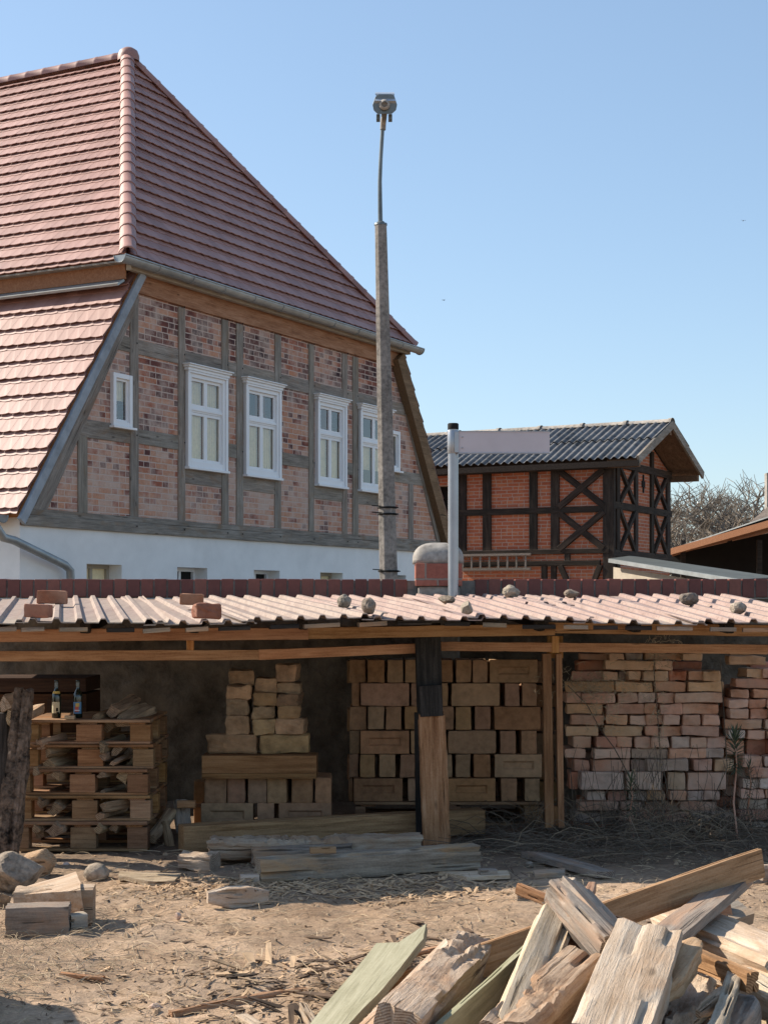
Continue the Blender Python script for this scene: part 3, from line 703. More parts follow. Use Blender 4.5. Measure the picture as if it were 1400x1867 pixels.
for i in range(n_):
    y0 = -OV+(BL+OV)*i/n_; y1 = -OV+(BL+OV)*(i+1)/n_+.02; c = []
    for y, r in ((y0, .105), (y0+.08, .10), (y0+.09, .085), (y1, .08)):
        c += [Vector((BW/2+math.cos(math.pi*k/8)*r*1.5, y, BZR+.10+math.sin(math.pi*k/8)*r)) for k in range(9)]
    mb.add(c, [(j*9+k, j*9+k+1, (j+1)*9+k+1, (j+1)*9+k) for j in range(3) for k in range(8)], True)
mb.build('ridge_caps', M['concrete'], barn)
# ladder on the barn wall
lad = empty('wooden_ladder', BO, ANG, 'long wooden ladder hung sideways on the barn wall under the brick panels', 'ladder')
la, lb = bt(968, .12), bt(822, .12); z0, z1 = bz(900,1038), bz(900,1012)
for z in (z0, z1):
    m_ = MB(); m_.box((-.16,la,z-.025),(-.10,lb,z+.025)); m_.build('rail', M['timber'], lad)
for i in range(9):
    y = la+.12+(lb-la-.2)*i/8; m_ = MB(); m_.box((-.145,y-.018,z0+.025),(-.115,y+.018,z1-.025)); m_.build('rung', M['timber'], lad)

# ---------------------------------------------------------------- lean-to, carport, far house and trees on the right
ext = empty('flat_roofed_annex', P(1160,1105,30.5), 0, 'low rendered annex with pale metal roof edge below the barn gable', 'annex')
def W2L(root, p):
    p = Vector(p)-root.location; return Matrix.Rotation(-root.rotation_euler.z, 3, 'Z') @ p
a, b = P(1113,1018,31), P(1352,1056,26.5); c2 = P(1420,1052,28.5); d2 = P(1150,1013,33)
mb = MB(); pts = [W2L(ext, q) for q in (a, b, c2, d2)]; mb.prism(pts, (0,0,-.02)); mb.build('roof_sheet', M['annexroof'], ext)
mb = MB(); mb.bar(W2L(ext, P(1111,1022,30.98)), W2L(ext, P(1353,1061,26.45)), .05, .075); mb.build('fascia', M['zinc'], ext)
mb = MB(); q = [W2L(ext, z) for z in (P(1118,1034,31.2), P(1352,1070,26.8))]
mb.add([q[0], q[1], (q[1].x,q[1].y,-1.5), (q[0].x,q[0].y,-1.5)], [(0,1,2,3)])
q3 = W2L(ext, c2); mb.add([q[1], (q3.x,q3.y,q[1].z), (q3.x,q3.y,-1.5), (q[1].x,q[1].y,-1.5)], [(0,1,2,3)])
mb.build('rendered_wall', M['render'], ext)

cp = empty('open_carport', P(1330,1105,40), 0, 'open carport with brown boarded soffit beside the bare trees', 'carport')
mb = MB(); q = [W2L(cp, z) for z in (P(1216,1003,40), P(1420,935,36), P(1440,950,46), P(1240,1002,50))]
mb.prism(q, (0,0,-.03)); mb.build('roof_sheet', M['zinc'], cp)
mb = MB(); q = [z-Vector((0,0,.14)) for z in q]; mb.prism(q, (0,0,-.04)); mb.build('soffit', M['soffit'], cp)
mb = MB(); a, b = W2L(cp, P(1216,1008,39.95)), W2L(cp, P(1420,950,35.95)); mb.bar(a, b, .05, .16); mb.build('fascia', M['soffit'], cp)
for px_, D_, nm in ((1384,38.5,'post'),(1245,40.5,'post'),(1330,45,'post')):
    m_ = MB(); t = P(px_, 985, D_); t = W2L(cp, t); m_.box((t.x-.06,t.y-.06,-1.5),(t.x+.06,t.y+.06,t.z)); m_.build(nm, M['barn_timber'], cp)
mb = MB(); a, b = W2L(cp, P(1225,1012,44.5)), W2L(cp, P(1460,958,42.5)); mb.add([(a.x,a.y,-1.5),(b.x,b.y,-1.5),b,a], [(0,1,2,3)]); mb.build('dark_void_panel', M['black'], cp)  # black sheet stands in for the deep shade under the carport roof

fh = empty('far_house', P(1400,1105,58), 0, 'distant house with brown shingle roof and pale gable wall at the right edge', 'house')
mb = MB(); q = [W2L(fh, z) for z in (P(1325,985,57), P(1400,925,57), P(1640,925,57), P(1640,985,57))]; q2 = W2L(fh, P(1325,985,57))
mb.prism([W2L(fh, P(1322,990,56)), W2L(fh, P(1402,922,60)), W2L(fh, P(1700,922,60)), W2L(fh, P(1700,990,56))], (0,0,-.1)); mb.build('roof', M['darkroof'], fh)
mb = MB(); a = W2L(fh, P(1335,990,57)); mb.box((a.x,a.y,-1.5),(a.x+8,a.y+6,a.z+.0)); mb.build('wall', M['render'], fh)
mb = MB(); a = W2L(fh, P(1391,925,60.5)); b = W2L(fh, P(1460,862,60.5)); mb.box((a.x+.15,a.y,-1.5),(b.x,a.y+.4,b.z)); mb.build('chimney_wall', M['concrete'], fh)

def bare_tree(name, px, top, D, seed, label, spread=.62):
    rnd = random.Random(seed); base = P(px, HY, D); base.z = 0; H = EYE+(HY-top)*D/F
    t = empty(name, base, 0, label, 'tree', 'bare trees behind the carport')
    tk = MB(); cr = MB()
    def grow(p, d, L, r, lv):
        n = 3; pts = [p]; q = p.copy(); dd = d.copy()
        for i in range(n):
            dd = (dd+Vector((rnd.uniform(-.16,.16), rnd.uniform(-.16,.16), rnd.uniform(-.02,.12)))).normalized(); q = q+dd*L/n; pts.append(q.copy())
        (tk if lv == 0 else cr).tube(pts, [r*(1-.4*i/n) for i in range(n+1)], 5 if lv < 2 else 3, False)
        if lv >= 6: return
        k = 4 if lv in (1,2) else 3
        for i in range(k):
            f_ = rnd.uniform(.45, 1) if i else 1; pp_ = pts[min(n, int(f_*n))]
            ax = Vector((rnd.uniform(-1,1), rnd.uniform(-1,1), rnd.uniform(-.25,.55))).normalized()
            nd = (dd*(1-spread)+ax*spread).normalized()
            grow(pp_, nd, L*rnd.uniform(.64,.86), max(r*.6, .0075), lv+1)
    grow(Vector((0,0,0)), Vector((0,0,1)), H*.27, H*.028, 0)
    tk.build('trunk', M['twig'], t)
    c = cr.build('crown', M['twig'], t)
    zm = max(v.co.z for v in c.data.vertices); k = H/zm; t.scale = (k, k, k)
bare_tree('bare_tree', 1245, 862, 66, 3, 'bare winter tree closest to the barn gable')
bare_tree('bare_tree', 1298, 846, 70, 11, 'tallest bare winter tree between the barn and the far house')
bare_tree('bare_tree', 1362, 866, 74, 23, 'bare winter tree beside the far house chimney')
bare_tree('bare_tree', 1272, 872, 80, 31, 'thin bare winter tree in the gap between two larger bare crowns')

# ---------------------------------------------------------------- garden wall with pillar
WD = 12.1
gw = empty('garden_wall', (0,WD,0), 0, 'long garden wall with upright red clinker coping behind the lean-to', 'wall')
ztop = P(0,1056,WD).z; zc0 = P(0,1089,WD).z
mb = MB()
def rough_wall(mb, x0, x1, z0, z1, y, step=.06, amp=.035):
    nx = int((x1-x0)/step); nz = int((z1-z0)/step); vs = []
    for j in range(nz+1):
        for i in range(nx+1):
            x = x0+(x1-x0)*i/nx; z = z0+(z1-z0)*j/nz; vs.append((x, y+amp*noise.fractal(Vector((x*4, z*4, 1.7)), 1, 2, 4), z))
    mb.add(vs, [(j*(nx+1)+i, j*(nx+1)+i+1, (j+1)*(nx+1)+i+1, (j+1)*(nx+1)+i) for j in range(nz) for i in range(nx)], True)
rough_wall(mb, -3.6, 3.6, -.05, zc0-.012, 0.0); mb.box((-14,.05,-.05),(14,.24,zc0-.012)); mb.build('masonry', M['soot'], gw)
mb = MB(); mb.box((-14,-.006,zc0-.008),(14,.25,ztop-.012)); mb.build('coping_mortar', M['mortar'], gw)
cop = MB(); rnd = random.Random(5); x = -3.6; pw = .1022
pil0, pil1 = P(757,0,WD).x, P(841,0,WD).x
while x < 3.9:
    if not (x+pw > pil0 and x < pil1+.02):
        j = rnd.uniform(-.003,.003); cop.box((x+.006,-.016+j,zc0+rnd.uniform(-.004,.002)),(x+pw-.006,.26,ztop+rnd.uniform(-.003,.003)))
    x += pw
s = N('red_coping_clinker2'); geo = s.new('ShaderNodeNewGeometry'); co = s.coord(False)
c_ = s.ramp(geo.outputs['Random Per Island'], [(0,(.115,.034,.028)),(.5,(.165,.05,.038)),(1,(.20,.07,.05))]); n_ = s.noise(co, 25, 6, .7)
c_ = s.mix(.3, c_, s.ramp(n_, [(.3,(.25,.25,.25)),(.7,(.8,.8,.8))]), 'OVERLAY'); M['coping'] = s.fin(c_, .5, n_, .2, .004, .4)
cop.build('coping', M['coping'], gw, .004)
pil = empty('brick_pillar', (pil0+.15,WD,0), 0, 'red clinker wall pillar with domed concrete cap behind the sign pole', 'pillar')
pw_ = pil1-pil0; zpt = P(0,1028,WD).z
mb = MB(); mb.box((-.15,-.13,zc0+.085),(-.15+pw_,.30,zpt)); mb.build('brick_shaft', M['pillar_brick'], pil, .004)
mb = MB(); bmr = [(-.13,-.10,-.05),(pw_-.165,.28,zc0+.085)]; mb.box(*bmr); mb.build('rubble_base', M['concrete'], pil, .02)
mb = MB(); vs = []; nr, na = 8, 32; hw = pw_/2+.02
for i in range(nr+1):
    th = math.pi/2*i/nr
    for k in range(na):
        a = 2*math.pi*k/na; ca, sa = math.cos(a), math.sin(a); e = .45
        rr = math.cos(th)**.7; vs.append((hw*rr*math.copysign(abs(ca)**e, ca)-.15+pw_/2, .21*rr*math.copysign(abs(sa)**e, sa)+.09, zpt+.03+.135*math.sin(th)**.9))
fs = [(i*na+k, i*na+(k+1)%na, (i+1)*na+(k+1)%na, (i+1)*na+k) for i in range(nr) for k in range(na)]
mb.add(vs, fs, True); mb.add([(v[0],v[1],zpt+.001) for v in vs[:na]]+vs[:na], [(k,(k+1)%na,na+(k+1)%na,na+k) for k in range(na)]+[tuple(range(na))], True)
mb.build('domed_cap', M['concrete'], pil)

# ---------------------------------------------------------------- lamp post and sign
LD = 16.0
lp = empty('street_lamp', P(707,HY,LD)*1, 0, 'tall tapered concrete street lamp post with bent steel arm', 'street lamp'); lp.location.z = 0
def LL(px, py, dy=0): p = P(px, py, LD+dy); return p-lp.location
mb = MB(); n = 10; pts = []; 
ys = [407, 600, 800, 1000, 1300, 1373]; vs = []
def pole_half(py): return (11.0+(py-407)*(17-11.0)/(1055-407))/F*LD
def pole_c(py): return 694+(py-407)*(708.5-694)/(1055-407)
for py in ys:
    c = LL(pole_c(py), py); h = pole_half(py)
    for k in range(8):
        a = math.pi/8+k*math.pi/4; e_ = 1.05; vs.append((c.x+h*e_*math.cos(a)*1.0, c.y+h*e_*math.sin(a), c.z))
mb.add(vs, [(i*8+k, i*8+(k+1)%8, (i+1)*8+(k+1)%8, (i+1)*8+k) for i in range(len(ys)-1) for k in range(8)]+[tuple(range(8))])
mb.build('concrete_pole', M['polecon'], lp, .006)
mb = MB(); c = LL(694, 407); mb.lathe([(.0,.02),(.035,.02),(.045,.0),(.066,.0),(.066,-.02)], 12, c); mb.build('pole_cap', M['lampmetal'], lp)
mb = MB(); mb.tube([LL(693.5,407),LL(693,380),LL(692.5,330),LL(694,290),LL(697,240),LL(698.5,205)], [.024,.023,.021,.020,.020,.019], 10); mb.build('steel_arm', M['lampmetal'], lp)
mb = MB(); mb.tube([LL(698,236),LL(699,216)], .03, 10)
mb.build('arm_collar', M['concrete'], lp)
for y_ in (926, 938, 1042):
    m_ = MB(); c = LL(pole_c(y_), y_); h = pole_half(y_)+.006
    m_.lathe([(h,-.008),(h+.006,-.008),(h+.006,.012),(h,.012)], 8, c); m_.bar(c+Vector((-h-.06,-h*.7,.02)), c+Vector((h+.02,-h*.7,.0)), .008,.01); m_.build('steel_band', M['black'], lp)
# lamp head: seen end on, octagonal body pointing towards the camera
hd = MB(); prof = [(679,190),(684,176),(690,171),(714,171),(719,176),(724,190),(722,200),(714,207),(688,207),(681,200)]
fr_p = [LL(a, b, -.28) for a, b in prof]; bk = [LL(a, b, .22) for a, b in prof]
n = len(prof); hd.add(fr_p+bk, [tuple(range(n))[::-1], tuple(range(n, 2*n))]+[(i, (i+1)%n, n+(i+1)%n, n+i) for i in range(n)])
hd.build('lamp_head', M['lampmetal'], lp, .006)
mb = MB(); mb.prism([LL(683,183,-.31),LL(686,172,-.22),LL(718,172,-.22),LL(722,183,-.31),LL(722,183,-.30)+Vector((0,.02,-.02)),LL(683,183,-.30)+Vector((0,.02,-.02))][:4], (0,.03,-.015)); 
mb.prism([LL(684,172.5,-.24),LL(719,172.5,-.24),LL(719,170,.22),LL(684,170,.22)], (0,0,.015)); mb.build('lamp_lid', M['lamptop'], lp)
mb = MB(); c = LL(701,191,-.285); mb.lathe([(.0,0),(.05,0),(.055,.02),(.03,.035)], 14, (0,0,0)); o = mb.build('socket', M['concrete'], lp); o.location = c; o.rotation_euler = (R(90),0,0)
for a, b in ((686,693),(708,715)):
    m_ = MB(); p = LL(a,207,-.2); q = LL(b,222,-.1); m_.box((p.x,p.y,q.z),(q.x,q.y,p.z)); m_.build('clamp', M['lampmetal'], lp, .004)
mb = MB(); mb.tube([LL(698.5,226,-.05),LL(701,205,-.1)], .028, 10); mb.build('arm_joint', M['concrete'], lp)

SD = 11.72
sg = empty('street_sign', P(826,HY,SD)*1, 0, 'grey metal sign pole with blank back of a long name plate', 'sign'); sg.location.z = 0
def SGp(px, py, dy=0): return P(px, py, SD+dy)-sg.location
mb = MB(); mb.tube([SGp(826,1096), SGp(826,783)], .0385, 20); mb.build('pole', M['galv'], sg)
mb = MB(); mb.lathe([(.041,0),(.041,.04),(.036,.046),(0,.046)], 18, SGp(826,783)); mb.build('pole_cap', M['black'], sg)
mb = MB(); mb.lathe([(.0395,0),(.0435,0),(.0435,.17),(.0395,.17)], 20, SGp(826,827)); mb.box(SGp(829,825,-.055), SGp(836,787,-.03)); mb.build('clamp', M['galv'], sg, .002)
mb = MB(); a, b = SGp(835,827,-.045), SGp(1002,786,-.045); mb.box(a, (b.x, a.y+.022, b.z)); mb.build('name_plate', M['signal'], sg, .003)
mb = MB()
for yy_ in (797,817):
    c = SGp(843,yy_,-.052); mb.lathe([(0,-.001),(.006,-.001),(.006,.004),(0,.005)], 8, c)
for zz_ in (786.5,826.5): mb.bar(SGp(835,zz_,-.036), SGp(1002,zz_,-.036), .030, .006)
mb.build('plate_rim', M['galv'], sg)

# ---------------------------------------------------------------- lean-to shed
fr_pts = [(-140,8.5,1134),(0,8.65,1137),(250,8.9,1140),(450,9.05,1136),(600,9.2,1131),(760,9.35,1126),(900,9.35,1131),(1000,9.3,1134),(1200,9.2,1137),(1400,9.15,1140),(1560,9.1,1141)]
def fr_at(px):
    for i in range(len(fr_pts)-1):
        a, b = fr_pts[i], fr_pts[i+1]
        if a[0] <= px <= b[0]:
            f_ = (px-a[0])/(b[0]-a[0]); return P(px, a[2]+(b[2]-a[2])*f_, a[1]+(b[1]-a[1])*f_)
    return P(px, fr_pts[-1][2], fr_pts[-1][1])
shed = empty('lean_to_shed', (0,9.8,0), 0, 'open lean-to shed with ribbed sheet roof on rough timber posts', 'shed')
so_ = shed.location.copy()
def sheet(px0, px1, yaw, mat, zback, back=11.98, lift=0, trim=0, front_v=0.0):
    a, b = fr_at(px0), fr_at(px1); A = (b-a); La = A.length; A.normalize(); dirv = Vector((math.tan(yaw), 1, 0)).normalized()
    ribs = []; pitch = .129; prof = []   # (x, h)
    k = 0; x = 0
    while x < La+.05:
        prof += [(x,0),(x+.068,0),(x+.080,.022),(x+.106,.022),(x+.119,0)]; x += pitch
    prof = [p for p in prof if p[0] <= La+.03]
    m_ = MB(); vs = []; nv = 7
    org = a
    for j in range(nv+1):
        f_ = front_v+(1-front_v)*j/nv
        for x, h in prof:
            p = a+A*x; Lb = (back-p.y)/dirv.y; zz = p.z+(zback-p.z)*f_
            q = p+dirv*Lb*f_; wav = noise.noise(Vector((q.x*1.5, q.y*1.2, px0)))*.008
            vs.append((q.x-org.x, q.y-org.y, zz-org.z+h+wav*.6+lift))
    nx = len(prof); fs = [(j*nx+i, j*nx+i+1, (j+1)*nx+i+1, (j+1)*nx+i) for j in range(nv) for i in range(nx-1)]
    m_.add(vs, fs); m_.add([(v[0], v[1], v[2]-.006) for v in vs], [f[::-1] for f in fs])
    m_.add(vs[:nx]+[(v[0],v[1],v[2]-.006) for v in vs[:nx]], [(i, nx+i, nx+i+1, i+1) for i in range(nx-1)])
    me = m_.build('roof_sheet', M[mat], shed, 0); me.location = org-so_; return me
zbk = P(0,1093,11.98).z
edges = [(-130,35,-.20,'sheet_dusty',0,0),(28,300,-.20,'sheet_dusty',.010,0),(262,470,-.23,'sheet_dusty',.0,0),(440,700,-.24,'sheet_dusty',.012,0),(660,880,-.22,'sheet_red',.0,0),(850,1075,-.12,'sheet_red',.012,0),(1045,1290,-.07,'sheet_red',.0,0),(1262,1540,-.03,'sheet_red',.012,0)]
for i, (a, b, yw, m__, lf, _) in enumerate(edges): sheet(a, b, yw, m__, zbk+(.012 if i > 3 else 0), lift=lf)
# upper row of shorter overlapping sheets on the right
for a, b, yw, fv in ((905,1070,-.22,.55),(1060,1200,-.15,.62)): sheet(a, b, yw, 'sheet_red', zbk+.008, lift=.010, front_v=fv)
def rough_bar(L, w_, h_, seed, rough=.01, seg=.08, taper=0, endr=.0, nsec=12, round_=.25, bend=0, rot_top=0, splinter=0, fine=False):
    """irregular beam along local x, centred"""
    rnd = random.Random(seed); n = max(4, int(L/seg)); m_ = MB(); vs = []; so__ = rnd.random()*100
    sec = []
    per = 8 if fine else 4
    if fine: seg = .014; n = max(4, int(L/seg))
    cracks = [(rnd.randrange(4*per), rnd.uniform(-L/2, L/2), rnd.uniform(.15, .6)*L, rnd.uniform(.012, .030)) for _ in range(int(5+L*6))] if fine else []
    cs = [(-1,-1),(1,-1),(1,1),(-1,1)]
    for k in range(4):
        a, b = cs[k], cs[(k+1)%4]
        for j in range(per):
            f_ = j/per; y = a[0]+(b[0]-a[0])*f_; z = a[1]+(b[1]-a[1])*f_
            if j == 0: y *= 1-round_*.35; z *= 1-round_*.35
            sec.append((y, z))
    ns = len(sec)
    for i in range(n+1):
        x = -L/2+L*i/n; f_ = i/n; tp = 1-taper*f_; e = min(f_, 1-f_)*L
        bz = bend*math.sin(f_*math.pi)
        for k, (y, z) in enumerate(sec):
            yy = y*w_/2*tp; zz = z*h_/2*tp
            q = Vector((x*3, yy*9+so__, zz*9)); d = noise.fractal(q, 1, 2.1, 4)*rough
            d2 = noise.noise(Vector((x*14, k*1.7+so__, 5)))*rough*.6
            if fine:
                d2 = noise.fractal(Vector((x*5, yy*45+so__, zz*45)), 1, 2, 3)*rough*.45+noise.noise(Vector((x*40, yy*60, zz*60+so__)))*rough*.22
                for ck_, cx__, cl_, cd_ in cracks:
                    if k == ck_ and abs(x-cx__) < cl_/2: d2 -= cd_*(1-(2*abs(x-cx__)/cl_)**2)
            l_ = max(1e-6, math.hypot(yy, zz)); yy += yy/l_*(d+d2); zz += zz/l_*(d+d2)
            if rot_top and z > .4: zz -= min(1.2, rot_top*6)*h_*max(0, noise.noise(Vector((x*2.2, so__, 3)))+.25)*max(0, .30+noise.fractal(Vector((x*16, yy*30, so__+9)), .7, 2.2, 5)*.55)
            xx = x
            if endr and (i == 0 or i == n): xx += (1 if i == n else -1)*noise.noise(Vector((yy*30, zz*30, so__+i)))*endr
            if splinter and e < splinter: yy *= .45+.55*e/splinter; zz *= .55+.45*e/splinter
            vs.append((xx, yy, zz+bz))
    fs = [(i*ns+k, i*ns+(k+1)%ns, (i+1)*ns+(k+1)%ns, (i+1)*ns+k) for i in range(n) for k in range(ns)]
    # end caps as fans with centre vertex
    m_.add(vs, fs, False); o_ = len(m_.v)
    for i in (0, n):
        ring = vs[i*ns:(i+1)*ns]; c = (sum(v[0] for v in ring)/ns, sum(v[1] for v in ring)/ns, sum(v[2] for v in ring)/ns)
        m_.add(ring+[c], [(k, (k+1)%ns, ns) for k in range(ns)])
    return m_
def soften(o, ang=32):
    o.data.polygons.foreach_set('use_smooth', [True]*len(o.data.polygons)); o.data.set_sharp_from_angle(angle=R(ang))
def weld(o, d=.0005):
    bm = bmesh.new(); bm.from_mesh(o.data); bmesh.ops.remove_doubles(bm, verts=bm.verts, dist=d); bmesh.ops.recalc_face_normals(bm, faces=bm.faces); bm.to_mesh(o.data); bm.free()
def place(o, a, b, roll=0, parent=None, up=Vector((0,0,1))):
    a = Vector(a); b = Vector(b); d = (b-a).normalized()
    if abs(d.z) > .95: up = Vector((0,-1,0))
    y = up.cross(d).normalized(); z = d.cross(y)
    m = Matrix.Translation((a+b)/2) @ Matrix((d, y, z)).transposed().to_4x4() @ Matrix.Rotation(roll, 4, 'X')
    if parent: m = Matrix.Translation(-parent.location) @ m; o.parent = parent
    o.matrix_local = m; return o
def rbeam(name, a, b, w_, h_, mat, seed, parent=None, roll=0, bevel=.003, **k):
    a = Vector(a); b = Vector(b); m_ = rough_bar((b-a).length, w_, h_, seed, **k); o = m_.build(name, M[mat], None, 0); weld(o); soften(o, 38 if k.get('fine') else 32)
    return place(o, a, b, roll, parent)
# front rails under the roof edge
def rail(px0, px1, off, y0, y1, h, mat, seed, dy):
    a = fr_at(px0); b = fr_at(px1); A = P(px0, y0, a.y+dy+.55); B = P(px1, y1, b.y+dy+.55)
    rbeam('front_rail', A, B, .06, h, mat, seed, shed, rough=.004, seg=.15, round_=.1)
rail(-130,560,0,1160,1155,.075,'pine',11,.05); rail(560,1010,0,1155,1148,.072,'pine',12,.06); rail(1000,1560,0,1145,1152,.07,'pine',13,.07)
rail(-130,470,0,1197,1194,.062,'pine',14,.12); rail(470,775,0,1194,1182,.062,'pine',15,.13); rail(790,1560,0,1178,1186,.058,'pine',16,.13)
# small battens poking out below the sheets
rnd = random.Random(8); px_ = -20
while px_ < 1430:
    w__ = rnd.uniform(38, 66); p0 = fr_at(px_)+Vector((0,.06,-.028-rnd.uniform(0,.008))); p1 = fr_at(px_+w__)+Vector((0,.06,-.028))
    rbeam('batten', p0, p1, .05, .026, 'grey' if rnd.random() < .6 else 'darkwood', rnd.randint(0,999), shed, rough=.003); px_ += w__+rnd.uniform(8, 40)
# rafters running back to the wall
for i, px_ in enumerate((-60,140,350,560,690,900,1015,1200,1380)):
    f_ = fr_at(px_); a = f_+Vector((-.05,.50,-.025)); b = Vector((f_.x-.2,12.0,zbk-.06))
    rbeam('rafter', a, b, .06, .07, 'darkwood', 60+i, shed, rough=.003, seg=.3)
for px_ in (347, 1012): # stub blocks between the two rails
    f_ = fr_at(px_); rbeam('spacer_block', P(px_,1160,f_.y+.65), P(px_,1190,f_.y+.65), .045, .05, 'pine', px_, shed, rough=.003)
# central post: blackened upper timber, spliced weathered foot
pd = 9.93
rbeam('post', P(779,1137,pd+.02), P(784,1310,pd+.02), .16, .15, 'darkwood', 21, shed, rough=.004, seg=.1, round_=.08)
rbeam('post', P(765,1300,pd+.15), P(768,1530,pd+.15), .07, .08, 'darkwood', 23, shed, rough=.004, round_=.1)
rbeam('post_splice', P(784,1250,pd-.09), P(787,1306,pd-.09), .145, .06, 'darkwood', 22, shed, rough=.004, seg=.06, round_=.1)
rbeam('post_foot', P(786,1303,pd-.03), P(795,1545,pd-.03), .165, .14, 'brown', 24, shed, rough=.010, round_=.2, endr=.02, fine=True)
# double post on the right
for a, b, sdd in ((997,1003,31),(1019,1024,32)):
    rbeam('post', P(a-1,1192,10.0), P(b-2,1508,10.0), .055 if sdd == 31 else .038, .08, 'pallet', sdd, shed, rough=.003, seg=.2, round_=.1)
rbeam('post_packer', P(1012,1470,10.02), P(1013,1505,10.02), .045,.05,'pallet',33,shed,rough=.003)
rbeam('post_packer', P(1012,1160,10.05), P(1012,1200,10.05), .1,.05,'pine',34,shed,rough=.003)

# ---------------------------------------------------------------- stones and bricks that hold the roof down
def rough_block(L, W, H, seed, r=.012, rough=.004, cut=2, big=0):
    bm = bmesh.new(); bmesh.ops.create_cube(bm, size=1); bmesh.ops.scale(bm, vec=(L, W, H), verts=bm.verts)
    bmesh.ops.bevel(bm, geom=list(bm.edges), offset=r, segments=2, affect='EDGES', profile=.6)
    bmesh.ops.subdivide_edges(bm, edges=[e for e in bm.edges if e.calc_length() > .03], cuts=cut, use_grid_fill=True)
    bm.normal_update(); so__ = seed*3.7
    for v in bm.verts:
        q = v.co*14+Vector((so__, so__*.3, 1)); d = noise.fractal(q, 1, 2, 4)*rough+noise.noise(v.co*5+Vector((so__,0,0)))*big; v.co += v.normal*d
    return bm
def block(name, c, L, W, H, mat, seed, rz=0, rx=0, ry=0, label=None, cat='brick', group=None, r=.010, rough=.004, cut=2, big=0):
    bm = rough_block(L, W, H, seed, r, rough, cut, big); me = bpy.data.meshes.new(name); bm.to_mesh(me); bm.free()
    me.materials.append(M[mat]); o = bpy.data.objects.new(name, me); COL.objects.link(o); o.location = c; o.rotation_euler = (rx, ry, rz)
    if label: tag(o, label, cat, group)
    return o
def rock(name, c, sx, sy, sz, seed, label, mat='stone', cat='stone', group=None, facets=0, rz=0, amp=.22):
    bm = bmesh.new(); bmesh.ops.create_icosphere(bm, subdivisions=4, radius=1)
    rnd = random.Random(seed); pl = []
    for _ in range(facets):
        n_ = Vector((rnd.uniform(-1,1), rnd.uniform(-1,1), rnd.uniform(-.6,1))).normalized(); pl.append((n_, rnd.uniform(.45,.72) if facets >= 6 else rnd.uniform(.62,.85)))
    for v in bm.verts:
        p = v.co.copy(); p *= 1+amp*noise.fractal(p*1.1+Vector((seed*2.3,0,0)), 1, 2, 4)
        for n_, d in pl:
            k = p.dot(n_)-d
            if k > 0: p -= n_*k*.92
        p *= 1+.04*noise.fractal(p*5, .8, 2, 5)
        v.co = Vector((p.x*sx, p.y*sy, p.z*sz))
    me = bpy.data.meshes.new(name); bm.to_mesh(me); bm.free()
    if not facets: me.polygons.foreach_set('use_smooth', [True]*len(me.polygons))
    me.materials.append(M[mat]); o = bpy.data.objects.new(name, me); COL.objects.link(o); o.location = c; o.rotation_euler = (0,0,rz); tag(o, label, cat, group); return o
def roof_z(px, D):
    f_ = fr_at(px); k = (D-f_.y)/(11.98-f_.y); return f_.z+(zbk-f_.z)*k+.036
def on_roof(px, pyb):
    """point on the ribbed roof seen at px,pyb"""
    best = None; D = fr_at(px).y
    for i in range(200):
        D = fr_at(px).y+(11.98-fr_at(px).y)*i/199; z = roof_z(px, D); py = HY-(z-EYE)*F/D
        if best is None or abs(py-pyb) < best[0]: best = (abs(py-pyb), D, z)
    _, D, z = best; return Vector(((px-CX)/F*D, D, z))
gb = 'bricks and stones weighing down the shed roof'
for (px, pb, wpx, hpx, mat, rz, lab, sd_) in (
    (92,1101,52,24,'roofbrick',.06,'whole pale red brick at the back of the roof on the far left',1),
    (66,1127,44,24,'roofbrick',-.05,'darker red brick nearest the roof edge on the far left',2),
    (348,1103,41,20,'roofbrick',.03,'dusty brick at the back of the dusty roof sheets right of the left pair',3),
    (374,1130,44,23,'roofbrick',.35,'broken rough red brick half lying near the roof edge',4)):
    p = on_roof(px, pb); k = p.y/F; o = block('roof_brick', p+Vector((0,.06,hpx*k/2+.0)), wpx*k, .12, hpx*k, mat, sd_, rz, 0, .03, lab, 'brick', gb, rough=.004 if sd_ < 4 else .018, r=.008, big=0 if sd_<4 else .02)
for (px, pb, wpx, hpx, lab, sd_, fc) in (
    (627,1107,27,24,'rounded field stone at the back of the roof left of the sign pole',5,2),
    (671,1125,27,30,'tallest upright rounded stone near the roof edge left of the central post',6,2),
    (814,1100,33,15,'low flat stone beside the foot of the sign pole',7,5),
    (851,1121,28,24,'angular faceted stone just right of the sign pole near the roof edge',8,6),
    (932,1090,31,24,'dark rounded stone against the coping under the barn ladder',9,1),
    (1043,1089,28,16,'small low stone against the coping under the barn corner',10,3),
    (1258,1102,34,25,'pale large round stone at the back of the reddish roof',11,2),
    (1349,1118,31,22,'flat topped brown stone at the right end of the roof',12,3)):
    p = on_roof(px, pb); k = p.y/F; rock('roof_stone', p+Vector((0,.05,hpx*k*.42)), wpx*k*.5, .055, hpx*k*.52, sd_, lab, group=gb, facets=fc, amp=.18)

